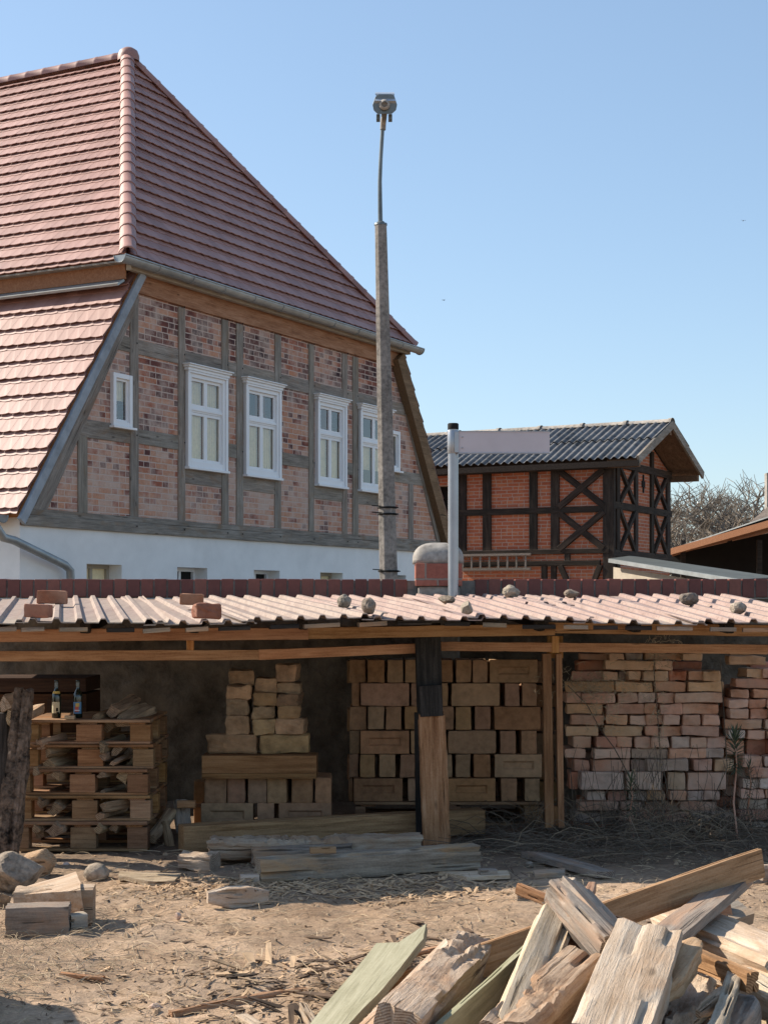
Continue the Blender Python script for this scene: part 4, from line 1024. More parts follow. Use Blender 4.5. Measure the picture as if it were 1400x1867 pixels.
# ---------------------------------------------------------------- brick stacks on the right
ORD = ['first','second','third','fourth','fifth','sixth','seventh','eighth','ninth','tenth','eleventh','twelfth','thirteenth','fourteenth','fifteenth','sixteenth']
def zx_(x): return 1000+x/3.5
def zy_(y): return 1160+y/3.5
courses = [ # (y0,y1,[(x0,x1,mat[,ddepth])])
 (108,155,[(200,380,'A',.16),(385,485,'B'),(490,600,'C',.05),(606,850,'B',.12),(858,980,'B')]),
 (155,220,[(180,355,'D',.16),(360,670,'B'),(672,785,'B')]),
 (222,288,[(150,345,'D',.14),(350,450,'B'),(455,500,'C',.1),(505,585,'B'),(592,668,'B'),(672,768,'B'),(775,885,'D'),(888,990,'A'),(995,1100,'B')]),
 (290,357,[(112,420,'B',.03),(428,668,'B'),(680,880,'A'),(888,1110,'B')]),
 (360,430,[(110,205,'A'),(210,430,'A'),(440,570,'A'),(578,685,'E'),(690,798,'A'),(803,1112,'A')]),
 (431,500,[(118,345,'B'),(370,610,'A'),(613,700,'A'),(703,845,'A'),(853,1088,'A')]),
 (501,571,[(140,360,'A'),(370,508,'B'),(512,620,'A'),(623,730,'A'),(733,845,'A'),(860,970,'A'),(980,1090,'A')]),
 (572,641,[(112,320,'B'),(362,605,'B'),(612,700,'A'),(705,838,'A'),(850,1090,'A')]),
 (642,715,[(152,268,'A'),(300,430,'D'),(440,545,'A'),(548,650,'A'),(660,775,'A'),(778,895,'E'),(898,1003,'A'),(1012,1135,'A')]),
 (716,784,[(110,248,'A'),(285,520,'A'),(525,760,'C'),(765,1005,'A'),(1008,1125,'C')]),
 (786,865,[(150,255,'A'),(275,520,'A'),(525,625,'C',.08),(628,890,'C',-.07),(915,1040,'A'),(1060,1180,'B')]),
 (868,985,[(135,198,'D'),(202,480,'E',-.08),(498,725,'E',-.05),(765,880,'B'),(885,1135,'A')]),
 (986,1052,[(240,365,'E',-.03),(368,495,'D',-.02),(505,625,'E'),(635,750,'B'),(765,880,'A'),(885,995,'E'),(1000,1105,'A')]),
 (1054,1118,[(190,450,'A',-.05),(455,600,'A'),(610,830,'A',.1),(838,1080,'A')]),
 (1119,1190,[(160,325,'C'),(330,440,'C'),(450,900,'D',.05),(915,1035,'C'),(1040,1180,'C')]),
 (1191,1240,[(150,420,'D'),(430,700,'C'),(710,980,'C'),(985,1190,'D')])]
right = [
 (60,122,[(1150,1400,'B',.1)]),
 (125,188,[(1147,1390,'B')]),
 (205,270,[(1255,1365,'B'),(1370,1480,'A')]),
 (271,335,[(1185,1420,'A'),(1425,1560,'A')]),
 (337,400,[(1168,1285,'A'),(1300,1420,'A'),(1425,1560,'A')]),
 (401,462,[(1142,1275,'A'),(1280,1390,'D'),(1400,1560,'A')]),
 (464,530,[(1160,1280,'A'),(1283,1395,'A'),(1400,1560,'B')]),
 (531,596,[(1125,1370,'A'),(1380,1560,'A')]),
 (598,660,[(1150,1260,'E'),(1265,1380,'A'),(1390,1560,'A')]),
 (662,762,[(1140,1260,'A',.1),(1264,1400,'D',.12),(1405,1560,'D')]),
 (764,838,[(1230,1358,'A'),(1380,1560,'E')]),
 (840,906,[(1200,1275,'C',.1),(1280,1420,'D'),(1425,1560,'D')]),
 (908,976,[(1242,1350,'E'),(1355,1480,'E')]),
 (978,1038,[(1230,1380,'A'),(1385,1560,'A')]),
 (1040,1110,[(1220,1400,'C',.05),(1405,1560,'A')]),
 (1111,1180,[(1215,1420,'D'),(1425,1560,'C')]),
 (1181,1240,[(1205,1400,'C'),(1405,1560,'D')])]
cname = {'A':'salmon','B':'yellowish','C':'grey','D':'dark red','E':'lime washed'}
BD = 10.65; seed = 100
for stk, (cs_, nm) in enumerate(((courses,'wide'),(right,'right edge'))):
    for ci, (y0, y1, row) in enumerate(cs_):
        for bi, it in enumerate(row):
            x0, x1, m__ = it[:3]; dd = it[3] if len(it) > 3 else 0; seed += 1; rnd = random.Random(seed)
            D = BD+dd+rnd.uniform(-.035,.035); px0, px1, py0, py1 = zx_(x0), zx_(x1), zy_(y0), zy_(y1)
            Wd = (px1-px0)/F*D-.004; Hh = (py1-py0)/F*D-.006; dep = .24 if Wd < .17 else .12
            c = P((px0+px1)/2, (py0+py1)/2, D)+Vector((0, dep/2, 0))
            lab = '%s brick, %s from left, %s course from top, %s brick stack' % (cname[m__], ORD[bi], ORD[ci], nm) if ci < 16 else '%s brick, %s from left in the lowest course, %s brick stack' % (cname[m__], ORD[bi], nm)
            block('reclaimed_brick', c, Wd, dep, Hh, 'brick'+m__, seed, rnd.uniform(-.09,.09), 0, rnd.uniform(-.025,.025), lab, 'brick', 'reclaimed bricks stacked under the shed', r=.008, rough=.010, cut=2, big=.006)
# second leaf of bricks behind, so the stacks are solid
for r_ in range(14):
    for x0 in range(1050, 1450, 78):
        if r_ < 2 and 1275 < x0 < 1330: continue
        y = 1206+r_*20.4; D = BD+.33; c = P(x0+36+(r_%2)*30, y+10, D)
        block('reclaimed_brick', c, .262, .12, .072, 'brickA' if (r_+x0) % 3 else 'brickD', 900+r_*10+x0, 0, 0, 0, 'half hidden brick in the back leaf of the brick stacks', 'brick', 'half hidden bricks in the back leaf', cut=1)

# ---------------------------------------------------------------- clay blocks on a pallet (centre)
def recess_block(name, c, L, W, H, mat, seed, label, group, rec=True, chip=.003):
    if not rec: return block(name, c, L, W, H, mat, seed, random.Random(seed).uniform(-.02,.02), 0, 0, label, 'block', group, r=.008, rough=.006, cut=2, big=.004)
    m_ = MB(); l, w_, h = L/2, W/2, H/2; a, b = l*.66, h*.36; o_ = h*.05; d = .016
    fz = [(-l,-w_,-h),(l,-w_,-h),(l,-w_,h),(-l,-w_,h),(-a,-w_,-b+o_),(a,-w_,-b+o_),(a,-w_,b+o_),(-a,-w_,b+o_),(-a+.01,-w_+d,-b+.01+o_),(a-.01,-w_+d,-b+.01+o_),(a-.01,-w_+d,b-.01+o_),(-a+.01,-w_+d,b-.01+o_),(-l,w_,-h),(l,w_,-h),(l,w_,h),(-l,w_,h)]
    m_.add(fz, [(0,1,5,4),(1,2,6,5),(2,3,7,6),(3,0,4,7),(4,5,9,8),(5,6,10,9),(6,7,11,10),(7,4,8,11),(8,9,10,11),(12,15,14,13),(0,12,13,1),(1,13,14,2),(2,14,15,3),(3,15,12,0)])
    o = m_.build(name, M[mat], None, .004); o.location = c; o.rotation_euler = (0,0,random.Random(seed).uniform(-.015,.015)); tag(o, label, 'block', group); return o
CD = 10.75
rows = [(1203,1245,[(637,667,0,.12),(670,700),(706,735),(738,766),(772,800),(804,826),(831,859),(862,889),(893,980,1)]),
        (1246,1288,[(641,655,0,.12),(657,746),(749,780),(784,817),(823,911),(920,947),(952,979)]),
        (1289,1331,[(637,667,0,.12),(670,700),(704,732),(737,765),(770,798),(802,826),(831,859),(866,894),(901,985)]),
        (1333,1375,[(637,655,0,.12),(657,746,1),(749,778),(782,812),(817,904),(912,940),(950,978)]),
        (1376,1418,[(637,654,0,.12),(657,684),(691,721),(730,757),(762,790),(796,824),(830,857),(863,893),(902,988,1)]),
        (1420,1462,[(635,643,0,.12),(645,734,1),(743,770),(776,808),(815,903,1),(914,943),(957,985)])]
for ri, (y0, y1, row) in enumerate(rows):
    for bi, it in enumerate(row):
        rec = len(it) > 2 and it[2]; dd = it[3] if len(it) > 3 else 0; D = CD+dd
        L = (it[1]-it[0])/F*D; H = (y1-y0)/F*D; dep = .33 if L < .2 else .12
        seed += 1; c = P((it[0]+it[1])/2, (y0+y1)/2, D)+Vector((0,dep/2,0))
        recess_block('clay_block', c, L, dep, H, 'lime', seed, '%s clay block, %s from left in %s layer from top of the tall block stack' % ('recessed' if rec else ('long' if L > .2 else 'narrow'), ORD[bi], ORD[ri]), 'clay blocks in the tall stack', rec)
for ri in range(6):
    for k in range(7):
        D = CD+.50; c = P(632+k*54+26+(ri%2)*12, 1224+ri*43.5, D); block('clay_block', c, .19, .28, .155, 'lime', 700+ri*9+k, 0, 0, 0, 'half hidden clay block in the back rank of the tall stack', 'block', 'hidden clay blocks at the back', r=.006, rough=.002, cut=1)
def pallet(c, L, W, label, group, rz=0, H=.144, seed=0, nodeck=False):
    """c = centre of the footprint at ground/pallet level; long side along x"""
    rnd = random.Random(seed); t = empty('wooden_pallet', c, rz, label, 'pallet', group); u = H/.144
    for y in (-W/2+.05, 0, W/2-.05):
        m_ = MB(); m_.box((-L/2,y-.05,0),(L/2,y+.05,.013*u)); m_.build('bottom_board', M['pallet'], t, .003)
        for x in (-L/2+.072, 0, L/2-.072):
            j = rnd.uniform(-.006,.006); m_ = MB(); xa, xb = (-.078, .078) if x == 0 else ((L/2-.125, L/2+.001) if x > 0 else (-L/2-.001, -L/2+.07))
            m_.box((xa+(j if x == 0 else 0),y-.049,.0132*u),(xb+(j if x == 0 else 0),y+.049,.1138*u)); m_.build('spacer_block', M['pallet'], t, .004)
        
    for x in (-L/2+.072, 0, L/2-.072):
        m_ = rough_bar(W, .10, .010*u, rnd.randint(0,999), rough=.002, seg=.2, round_=.1); o = m_.build('stringer_board', M['pallet'], t, 0); weld(o); o.location = (x*.97,0,.1195*u); o.rotation_euler = (0,0,R(90))
    n = 5
    for i in range(n):
        y = -W/2+.06+(W-.12)*i/(n-1); m_ = rough_bar(L, .155 if i % 2 == 0 else .145, .017*u, rnd.randint(0,999), rough=.0015, seg=.2, round_=.1)
        o = m_.build('deck_board', M['pallet'], t, 0); weld(o); o.location = (0,y,.1345*u)
    return t
p = P(815,0,CD+.35); pallet(Vector((p.x,CD+.42,0.0)), 1.28, .8, 'low pallet carrying the tall stack of clay blocks', 'pallets under the shed', H=.165, seed=3)

# ---------------------------------------------------------------- centre-left stack
gC = 'clay bricks of the middle stack'
D1 = 10.35
for y0, y1, row, nm in ((1465,1511,[(366,461,1),(470,500,0),(508,604,1)],'bottom'),(1418,1466,[(370,411,0),(415,447,0),(453,487,0),(489,525,0),(530,570,0),(573,603,0)],'second')):
    for bi, (a, b, rec) in enumerate(row):
        seed += 1; L = (b-a)/F*D1; H = (y1-y0)/F*D1; dep = .33 if L < .2 else .14
        rr = .006 if nm == 'bottom' else .014
        c = P((a+b)/2,(y0+y1)/2,D1)+Vector((0,dep/2,0)); lab = '%s %s clay block from left in the %s layer of the middle stack' % (ORD[bi], 'recessed' if rec else 'grey brown', nm)
        if rec: recess_block('clay_block', c, L, dep, H, 'lime', seed, lab, gC)
        else: block('clay_block', c, L, dep, H, 'lime', seed, random.Random(seed).uniform(-.06,.06), 0, random.Random(seed).uniform(-.02,.02), lab, 'block', gC, r=rr, rough=.005)
for k, (a, b) in enumerate(((350,445),(470,560))):
    for j in range(2):
        block('clay_block', P((a+b)/2, 1443+j*46, D1+.55), .32,.14,.155,'lime',60+k+2*j,0,0,0,'half hidden clay block behind the middle stack','block','hidden clay blocks at the back', cut=1)
o = rbeam('timber_plank', P(372,1391,D1+.03), P(578,1391,D1+.03), .24, .115, 'pallet', 71, rough=.002, round_=.05, seg=.2); tag(o, 'thick upper pine board lying across the middle block stack', 'plank')
o = rbeam('timber_plank', P(372,1412,D1+.03), P(578,1412,D1+.03), .24, .034, 'pallet', 72, rough=.002, round_=.05, seg=.2); tag(o, 'thin lower pine board lying across the middle block stack', 'plank')
colm = {'left':[(377,470,1340,1375),(411,454,1305,1341),(412,453,1275,1305),(413,457,1250,1274),(414,460,1222,1249)],
        'middle':[(460,501,1312,1340),(459,502,1288,1311),(460,505,1263,1288),(464,504,1237,1262)],
        'right':[(474,564,1340,1374),(504,556,1312,1340),(504,545,1288,1311),(508,548,1266,1288),(503,548,1245,1265),(505,542,1212,1243)]}
for cn, lst in colm.items():
    for k, (a, b, y0, y1) in enumerate(lst):
        seed += 1; rnd = random.Random(seed); D = D1+.04+k*.008+(.05 if y0 < 1250 else 0); L = (b-a)/F*D; H = (y1-y0)/F*D*1.02
        dep = .14 if L > .25 else .30
        block('rough_clay_brick', P((a+b)/2,(y0+y1)/2,D)+Vector((0,dep/2-.02,0)), L, dep, H, 'clay', seed, rnd.uniform(-.08,.08), 0, rnd.uniform(-.03,.03), 'crumbly %s clay brick, %s from bottom of the %s column on the middle stack' % ('long' if L > .25 else 'rounded', ORD[k], cn), 'brick', 'crumbly clay bricks on the middle stack', r=.02, rough=.016, big=.010)

# ---------------------------------------------------------------- pallet tower with bottles and firewood (left)
PD = 9.62; PY = .42
pal_z = []; zz = 0.0
lay = [(30,268,.186),(31,269,.157),(34,270,.160),(42,273,.150),(47,272,.150)]
z = 0.0
for i, (a, b, hh) in enumerate(lay):
    ps = (a+b)/2; L = (b-a)/F*PD; c = P(ps, 0, PD); pal_z.append((z, hh, c.x, L))
    pallet(Vector((c.x+(.01 if i % 2 else 0), PD+PY, z)), L, .8, '%s wooden pallet from the bottom of the firewood tower' % ORD[i], 'pallets in the firewood tower', rz=[0,.01,-.012,.02,0.01][i], H=hh, seed=40+i); z += hh+.001
ztop_p = z
print('pallet tower top py', HY-(ztop_p-EYE)*F/PD)
# firewood
def split_log(name, a, b, r, seed, label, mat='log', group='firewood in the pallet tower', roll=0, cat='firewood'):
    a = Vector(a); b = Vector(b); L = (b-a).length; rnd = random.Random(seed); n = max(4, int(L/.05)); ns = 9
    ang = sorted(rnd.uniform(0, 2*math.pi) for _ in range(ns)); rad = [rnd.uniform(.65, 1.1) for _ in range(ns)]
    if rnd.random() < .6:                        # split wedge: flatten one side
        for k in range(ns):
            if ang[k] < 1.4: rad[k] *= .45
    vs = []
    for i in range(n+1):
        x = -L/2+L*i/n; e = min(i, n-i)/n
        for k in range(ns):
            rr = r*rad[k]*(1+.25*noise.noise(Vector((x*6, k*2.1, seed))))*(1 if 0 < i < n else .9); vs.append((x+(noise.noise(Vector((k*3, seed, i)))*.03 if i in (0, n) else 0), math.cos(ang[k])*rr, math.sin(ang[k])*rr+.02*math.sin(x*7+seed)*r*8))
    m_ = MB(); m_.add(vs, [(i*ns+k, i*ns+(k+1)%ns, (i+1)*ns+(k+1)%ns, (i+1)*ns+k) for i in range(n) for k in range(ns)]+[tuple(range(ns)), tuple(range(n*ns, n*ns+ns))])
    o = m_.build(name, M[mat]); weld(o); place(o, a, b, roll); tag(o, label, cat, group); return o
fw = [ # px,py front end centre ; px,py direction back ; r px ; depth
 (172,1308,205,1290,9,'dark wedge log right of the bottles on top'),(205,1297,228,1283,9,'round branch piece behind the top logs'),(196,1322,232,1290,10,'slanting log in the middle on top of the tower'),(224,1322,255,1295,13,'pale split log at the right on top of the tower'),
 (72,1361,112,1350,8,'flat splinter in the upper left gap of the tower'),(85,1371,120,1362,8,'ragged rotten splinter in the upper left gap'),(184,1364,208,1352,8,'pale log at left of the upper right gap'),(184,1378,200,1372,8,'grey log low in the upper right gap'),(214,1368,222,1360,10,'curved log in the upper right gap'),(205,1390,235,1368,5,'thin stick poking out of the upper right gap'),
 (64,1409,90,1400,7,'low log in the second left gap'),(88,1402,118,1390,11,'thick pale log in the second left gap'),(100,1413,120,1408,9,'log leaning against block in the second left gap'),(184,1413,208,1395,8,'tapered log in the second right gap'),(218,1414,235,1395,15,'thick knotty log in the second right gap'),
 (70,1465,92,1448,8,'rounded log at left of the third left gap'),(101,1478,104,1452,11,'blocky log hanging out of the third left gap'),(182,1453,205,1448,8,'smooth pale log in the third right gap'),(185,1470,235,1462,9,'long flat log in the third right gap'),
 (64,1511,90,1493,7,'thin log at left of the lowest left gap'),(70,1512,92,1498,11,'round log in the lowest left gap'),(98,1510,112,1502,11,'wedge log at right of the lowest left gap'),(182,1490,205,1500,7,'crooked dark log in the lowest right gap'),(208,1510,220,1500,9,'rounded log end in the lowest right gap'),(178,1512,205,1510,7,'low dark stick in the lowest right gap')]
for i, (a, b, c, d, r_, lab) in enumerate(fw):
    D = PD-.03+(i%3)*.03; 
    if i < 4: D = PD+.10
    A = P(a, b, D); B = P(c, d, D)+Vector((0,.38 if i < 4 else .42,0)); B.z = A.z+(EYE-(d-HY)/F*D-A.z)*.35+(.02 if i < 4 else 0)
    if i in (4,5,18): B = P(c, d, D+.1)+Vector((0,.1,0))
    split_log('firewood_log', A, B, r_*1.55/F*D, 300+i, lab)
# more wood behind in gaps
k = 0
for li in range(5):
    z, hh, cx_, L = pal_z[li]
    if li == 0: continue
# bottles
def bottle(px, label, kind):
    D = PD+.16; c = P(px, 0, D); c.z = ztop_p; s_ = (1328-1240)/F*D/.30
    t = empty('wine_bottle', c, 0, label, 'bottle', 'bottles on the pallet tower'); m_ = MB()
    h = HY and (EYE-(1240-HY)/F*D)-ztop_p; k = h/.32
    m_.lathe([(0,0),(.036,0),(.039,.006),(.039,.175),(.036,.20),(.024,.225),(.0155,.245),(.0145,.30),(.017,.302),(.017,.315),(.013,.32),(0,.32)], 22); b = m_.build('glass_body', M['bottle'], t); b.scale = (k,k,k)
    def band(z0, z1, a0, a1, mat, rr=.0396, nm='label'):
        m_ = MB(); n = 14; vs = [(rr*math.cos(a0+(a1-a0)*i/n), rr*math.sin(a0+(a1-a0)*i/n), z) for z in (z0, z1) for i in range(n+1)]
        m_.add(vs, [(i,i+1,n+2+i,n+1+i) for i in range(n)], True); o = m_.build(nm, M[mat], t); o.scale = (k,k,k); return o
    c0 = -math.pi/2
    if kind == 0:
        band(.04,.135,c0-1.0,c0+.9,'paper'); band(.055,.085,c0+.1,c0+.55,'black',.0400,'print'); band(.035,.05,c0+.2,c0+.8,'black',.0400,'print')
        m_ = MB(); m_.lathe([(.0365,.176),(.0325,.208),(.0245,.2262)], 18); o = m_.build('shoulder_label', M['yellowmark'], t); o.scale = (k*1.02,k*1.02,k)
    else:
        band(.035,.135,c0-1.0,c0+1.0,'bluelabel'); band(.05,.10,c0-.45,c0+.35,'redmark',.0400,'print'); band(.095,.125,c0-.3,c0+.5,'yellowmark',.0401,'print'); band(.06,.068,c0-.6,c0+.6,'white',.0404,'print')
    m_ = MB(); m_.lathe([(.0155,.255),(.0155,.30)], 12); o = m_.build('neck_foil', M['lampmetal'], t); o.scale = (k,k,k)
bottle(103, 'dark wine bottle with cream label and yellow shoulder band', 0)
bottle(142, 'dark wine bottle with blue red and yellow label', 1)
# wooden chest boards behind the bottles
t = empty('wooden_chest', P(82,1330,10.35), 0, 'dark brown wooden chest behind the two bottles', 'chest')
c = t.location.copy(); zt = P(0,1236,10.35).z; zm_ = P(0,1262,10.35).z
x0, x1 = P(-30,0,10.35).x-c.x, P(158,0,10.35).x-c.x
mb = MB(); mb.box((x0,0,-c.z+.02),(x1,.5,zm_-c.z-.012)); mb.build('body', M['chest'], t, .005)
mb = MB(); mb.box((x0,-.02,zm_-c.z),(x1,.5,zt-c.z)); mb.build('lid', M['chest'], t, .005)
for k in range(2):
    m_ = MB(); xa = x0+.08+(x1-x0)/2*k; m_.box((xa,-.012,zm_-c.z-.2),(xa+(x1-x0)/2-.14,-.002,zm_-c.z-.05)); m_.build('panel', M['chest'], t, .003)
m_ = MB(); p0_ = P(136,1338,PD+.02)
o = rbeam('wood_offcut', P(119,1331,PD+.015), P(136,1331,PD+.015), .05, .022, 'pale', 77, rough=.003); o.location.z = ztop_p+.012; tag(o, 'small pale offcut on the front edge of the top pallet', 'offcut')

# bark slab post at the left edge
o = rbeam('bark_slab', P(44,1258,9.25), P(12,1580,9.12), .105, .07, 'bark', 81, rough=.022, seg=.03, round_=.7, taper=-.25, endr=.03, fine=True); tag(o, 'leaning bark covered slab at the left edge in front of the pallets', 'slab')
o = rbeam('timber_post', P(2,1300,9.42), P(0,1600,9.42), .10, .12, 'darkwood', 82, rough=.006); tag(o, 'dark upright post behind the bark slab at the left edge', 'post')
for i, (a, b, r_, lab) in enumerate(((6,1284,16,'pale sawn log end resting behind the bark slab, upper left'),(20,1306,17,'pale sawn log end touching the bark slab'),(52,1300,13,'round log end peeping out right of the bark slab'))):
    split_log('firewood_log', P(a, b, 9.34), P(a, b-3, 9.34)+Vector((0,.3,0)), r_/F*9.34, 400+i, lab, 'rotten', 'log ends beside the bark slab')

# ---------------------------------------------------------------- ground timbers
def gb_(name, a, b, w_, h_, mat, seed, label, cat='beam', **k):
    """beam from photo points (px,py,z) of its axis"""
    A, B = G(*a), G(*b); o = rbeam(name, A, B, w_, h_, mat, seed, **k); tag(o, label, cat, k.get('group')); return o
def slab(name, pts, th, mat, label, cat='plank', rough=.003, seg=.035):
    """board whose upper face has the outline pts (px,py,z); first edge gives the grain direction"""
    Wp = [G(*p) for p in pts]; c = sum(Wp, Vector())/len(Wp)
    x = (Wp[1]-Wp[0]).normalized(); n_ = Vector()
    for i in range(len(Wp)): n_ += (Wp[i]-c).cross(Wp[(i+1)%len(Wp)]-c)
    n_.normalize()
    if n_.z < 0: n_ = -n_
    x = (x-n_*x.dot(n_)).normalized(); y = n_.cross(x)
    fr = Matrix((x, y, n_)).transposed()
    loc = [fr.transposed() @ (p-c) for p in Wp]; loc = [Vector((p.x, p.y, 0)) for p in loc]
    m_ = MB(); m_.prism(loc, (0,0,-th)); o = m_.build(name, M[mat])
    bm = bmesh.new(); bm.from_mesh(o.data); bmesh.ops.triangulate(bm, faces=[f for f in bm.faces if len(f.verts) > 4])
    for _ in range(3):
        bmesh.ops.subdivide_edges(bm, edges=[e for e in bm.edges if e.calc_length() > seg*1.6], cuts=1)
    bmesh.ops.triangulate(bm, faces=bm.faces)
    for v in bm.verts: v.co += Vector((0, noise.noise(v.co*9+c)*rough, noise.noise(v.co*7+c*3)*rough))
    bm.to_mesh(o.data); bm.free()
    o.matrix_local = Matrix.Translation(c) @ fr.to_4x4(); tag(o, label, cat); return o

# long beams lying in front of the shed
gb_('timber_beam', (470,1588,.07),(868,1561,.08), .13,.135,'grey',501,'long squared grey beam lying nearest the camera in front of the central post', rough=.008, seg=.05, round_=.15, endr=.02, fine=True)
gb_('timber_beam', (382,1546,.10),(765,1541,.09), .20,.13,'rotten',502,'crumbling wide beam lying behind the squared grey beam', rough=.012, seg=.04, rot_top=.12, endr=.03, fine=True)
gb_('timber_beam', (460,1564,.06),(640,1556,.07), .12,.11,'grey',503,'short grey beam wedged between the two long beams', rough=.010, seg=.05, endr=.02, fine=True)
gb_('timber_beam', (330,1528,.09),(876,1497,.10), .15,.16,'pallet',504,'longest squared beam lying behind the central post', rough=.004, seg=.1, round_=.15, fine=True)
gb_('wood_offcut', (565,1551,.17),(612,1550,.17), .05,.035,'pallet',505,'small block of wood on top of the crumbling beam','offcut', rough=.003, fine=True)
gb_('wood_offcut', (438,1604,.03),(472,1603,.03), .07,.05,'pale',506,'small pale offcut at the left end of the squared grey beam','offcut', rough=.008, fine=True)
gb_('wood_offcut', (332,1570,.05),(392,1574,.05), .12,.10,'rotten',507,'rotten orange stump of wood under the wide crumbling beam','offcut', rough=.02, seg=.03, rot_top=.2, fine=True)
gb_('wood_offcut', (378,1637,.05),(488,1634,.04), .09,.10,'pale',508,'lone wedge shaped offcut on the sunny ground in the middle','offcut', rough=.006, seg=.04, splinter=.10, fine=True)
slab('wood_slab', [(218,1590,.03),(330,1592,.03),(318,1608,.03),(270,1606,.03),(215,1598,.03)], .025, 'rotten', 'thin ragged slab of bark wood lying in front of the pallets', 'slab', .012)
# small pieces leaning between pallets and middle stack
for i, (a, b, w_, h_, mt, lab) in enumerate((((276,1530,9.75),(313,1482,10.1),.07,.06,'log','grey branch leaning beside the pallet tower'),((300,1500,9.9),(312,1560,9.8),.05,.06,'log','dark split piece standing below the leaning branch'),((330,1465,10.2),(336,1512,10.0),.10,.06,'grey','pale split block left of the middle stack'),((324,1467,10.05),(356,1467,10.05),.06,.05,'pine','small orange block end on the split block'))):
    o = rbeam('wood_piece', P(*a), P(*b), w_, h_, mt, 520+i, rough=.008, seg=.04, round_=.5); tag(o, lab, 'firewood')
# left group of offcuts and stones
gb_('wood_block', (12,1680,.075),(127,1677,.075), .12,.145,'grey',531,'cracked grey wooden block nearest the camera in the left heap', rough=.006, seg=.03, round_=.15, endr=.008, fine=True)
gb_('wood_block', (28,1652,.095),(172,1650,.095), .12,.17,'rotten',532,'squared offcut with splintered top behind the cracked block', rough=.008, seg=.03, round_=.12, rot_top=.05, fine=True)
slab('wood_block', [(30,1622,.16),(138,1591,.21),(147,1608,.20),(147,1626,.18),(28,1630,.16)], .14, 'pale', 'wedge shaped offcut at the back of the left heap', 'block', .006)
gb_('wood_offcut', (125,1681,.06),(155,1678,.06), .08,.07,'grey',534,'small grey offcut poking out right of the cracked block','offcut', rough=.004, fine=True)
rock('boulder', G(28,1630,0)+Vector((0,.1,.085)), .17,.15,.13, 41, 'large pale angular boulder at the left edge', facets=11, amp=.06)
rock('boulder', G(2,1655,0)+Vector((0,.03,.03)), .07,.08,.055, 42, 'small grey rounded boulder cut by the left edge', facets=7)
rock('boulder', G(173,1604,0)+Vector((0,.05,.025)), .07,.06,.055, 43, 'round smooth stone in the shade in front of the pallets', facets=0, amp=.06)
rock('brick_lump', G(64,1600,0)+Vector((0,.05,.07)), .10,.08,.10, 44, 'rusty brown rubble lump behind the angular boulder', mat='rotten', facets=5, cat='rubble')
rock('pebble', G(324,1677,0)+Vector((0,0,.015)), .016,.015,.02, 45, 'tiny pale pebble on the sunny ground', mat='brickE', facets=4, cat='pebble')
rock('pebble', G(283,1843,0)+Vector((0,0,.012)), .026,.02,.014, 46, 'pale flat pebble near the bottom of the photo', mat='brickE', facets=4, cat='pebble')
for i, (a, b, sc) in enumerate(((120,1580,.02),(1310,1530,.05),(965,1583,.03))):
    rock('pebble', G(a,b,0)+Vector((0,0,sc*.5)), sc, sc, sc*.8, 47+i, ['crumpled pale scrap in front of the pallets','pale block of rubble in the brambles','cube like rubble beside the flat dark board'][i], mat='brickE' if i == 0 else 'stone', facets=5, cat='rubble')
# flat boards on the right behind the pile
slab('wooden_board', [(950,1553,.05),(1088,1590,.05),(1122,1589,.05),(1000,1554,.05)], .035, 'grey', 'dark flat board lying in the shade right of the centre', 'board')
slab('wooden_board', [(972,1587,.04),(1030,1583,.04),(1030,1591,.03),(975,1595,.03)], .025, 'grey', 'short flat board beside the dark flat board', 'board')
slab('wooden_board', [(800,1590,.03),(925,1587,.03),(930,1596,.03),(850,1600,.03)], .02, 'pale', 'thin pale lath lying right of the grey beam', 'board')
gb_('wood_offcut', (874,1595,.03),(904,1594,.03), .06,.06,'grey',541,'small grey block on the thin pale lath','offcut', rough=.004, fine=True)
gb_('wood_offcut', (938,1637,.03),(962,1633,.03), .04,.04,'pale',542,'tiny pale offcut left of the pile tip','offcut', rough=.006, fine=True)

# ---------------------------------------------------------------- timber pile in the foreground
slab('wooden_board', [(545,1885,.09),(686,1722,.20),(727,1721,.215),(777,1687,.25),(770,1706,.25),(700,1800,.17),(625,1885,.10)], .03, 'green', 'pale green treated board with notched end at the left of the pile', 'board')
slab('wooden_board', [(640,1880,.14),(812,1712,.24),(817,1722,.24),(760,1790,.20),(668,1895,.14)], .03, 'pale', 'narrow whitened board with pointed tip beside the green board', 'board')
gb_('timber_beam', (715,1905,.13),(858,1752,.14), .15,.23,'rotten',601,'thick cracked beam with crumbling top in the middle of the pile', round_=.1, rough=.007, seg=.025, rot_top=.09, endr=.03, roll=.25, fine=True)
# long brown plank on edge
o = rbeam('long_plank', G(705,1812,.085), G(1388,1574,.42), .028, .125, 'brown', 602, rough=.002, seg=.08, round_=.05, fine=True); tag(o, 'longest brown plank on edge rising to the right behind the pile', 'plank')
o = rbeam('wooden_board', G(790,1915,.11), G(985,1735,.22), .028, .12, 'green', 603, rough=.002, seg=.08, round_=.05, roll=-.15, fine=True); tag(o, 'greenish board on edge right of the thick cracked beam', 'board')
gb_('timber_beam', (925,1900,.16),(1012,1680,.36), .13,.12,'pale',604,'pale squared beam standing steeply in the middle of the pile', round_=.1, rough=.004, seg=.03, roll=.5, endr=.02, fine=True)
gb_('timber_beam', (1035,1636,.44),(1140,1752,.28), .19,.13,'grey',605,'notched grey beam end leaning across the top of the pile', rough=.006, seg=.025, roll=-.5, endr=.025, round_=.1, fine=True)
slab('wooden_board', [(998,1676,.38),(1100,1752,.26),(1118,1738,.26),(1018,1666,.38)], .05, 'brown', 'short brown board below the notched beam end', 'board')
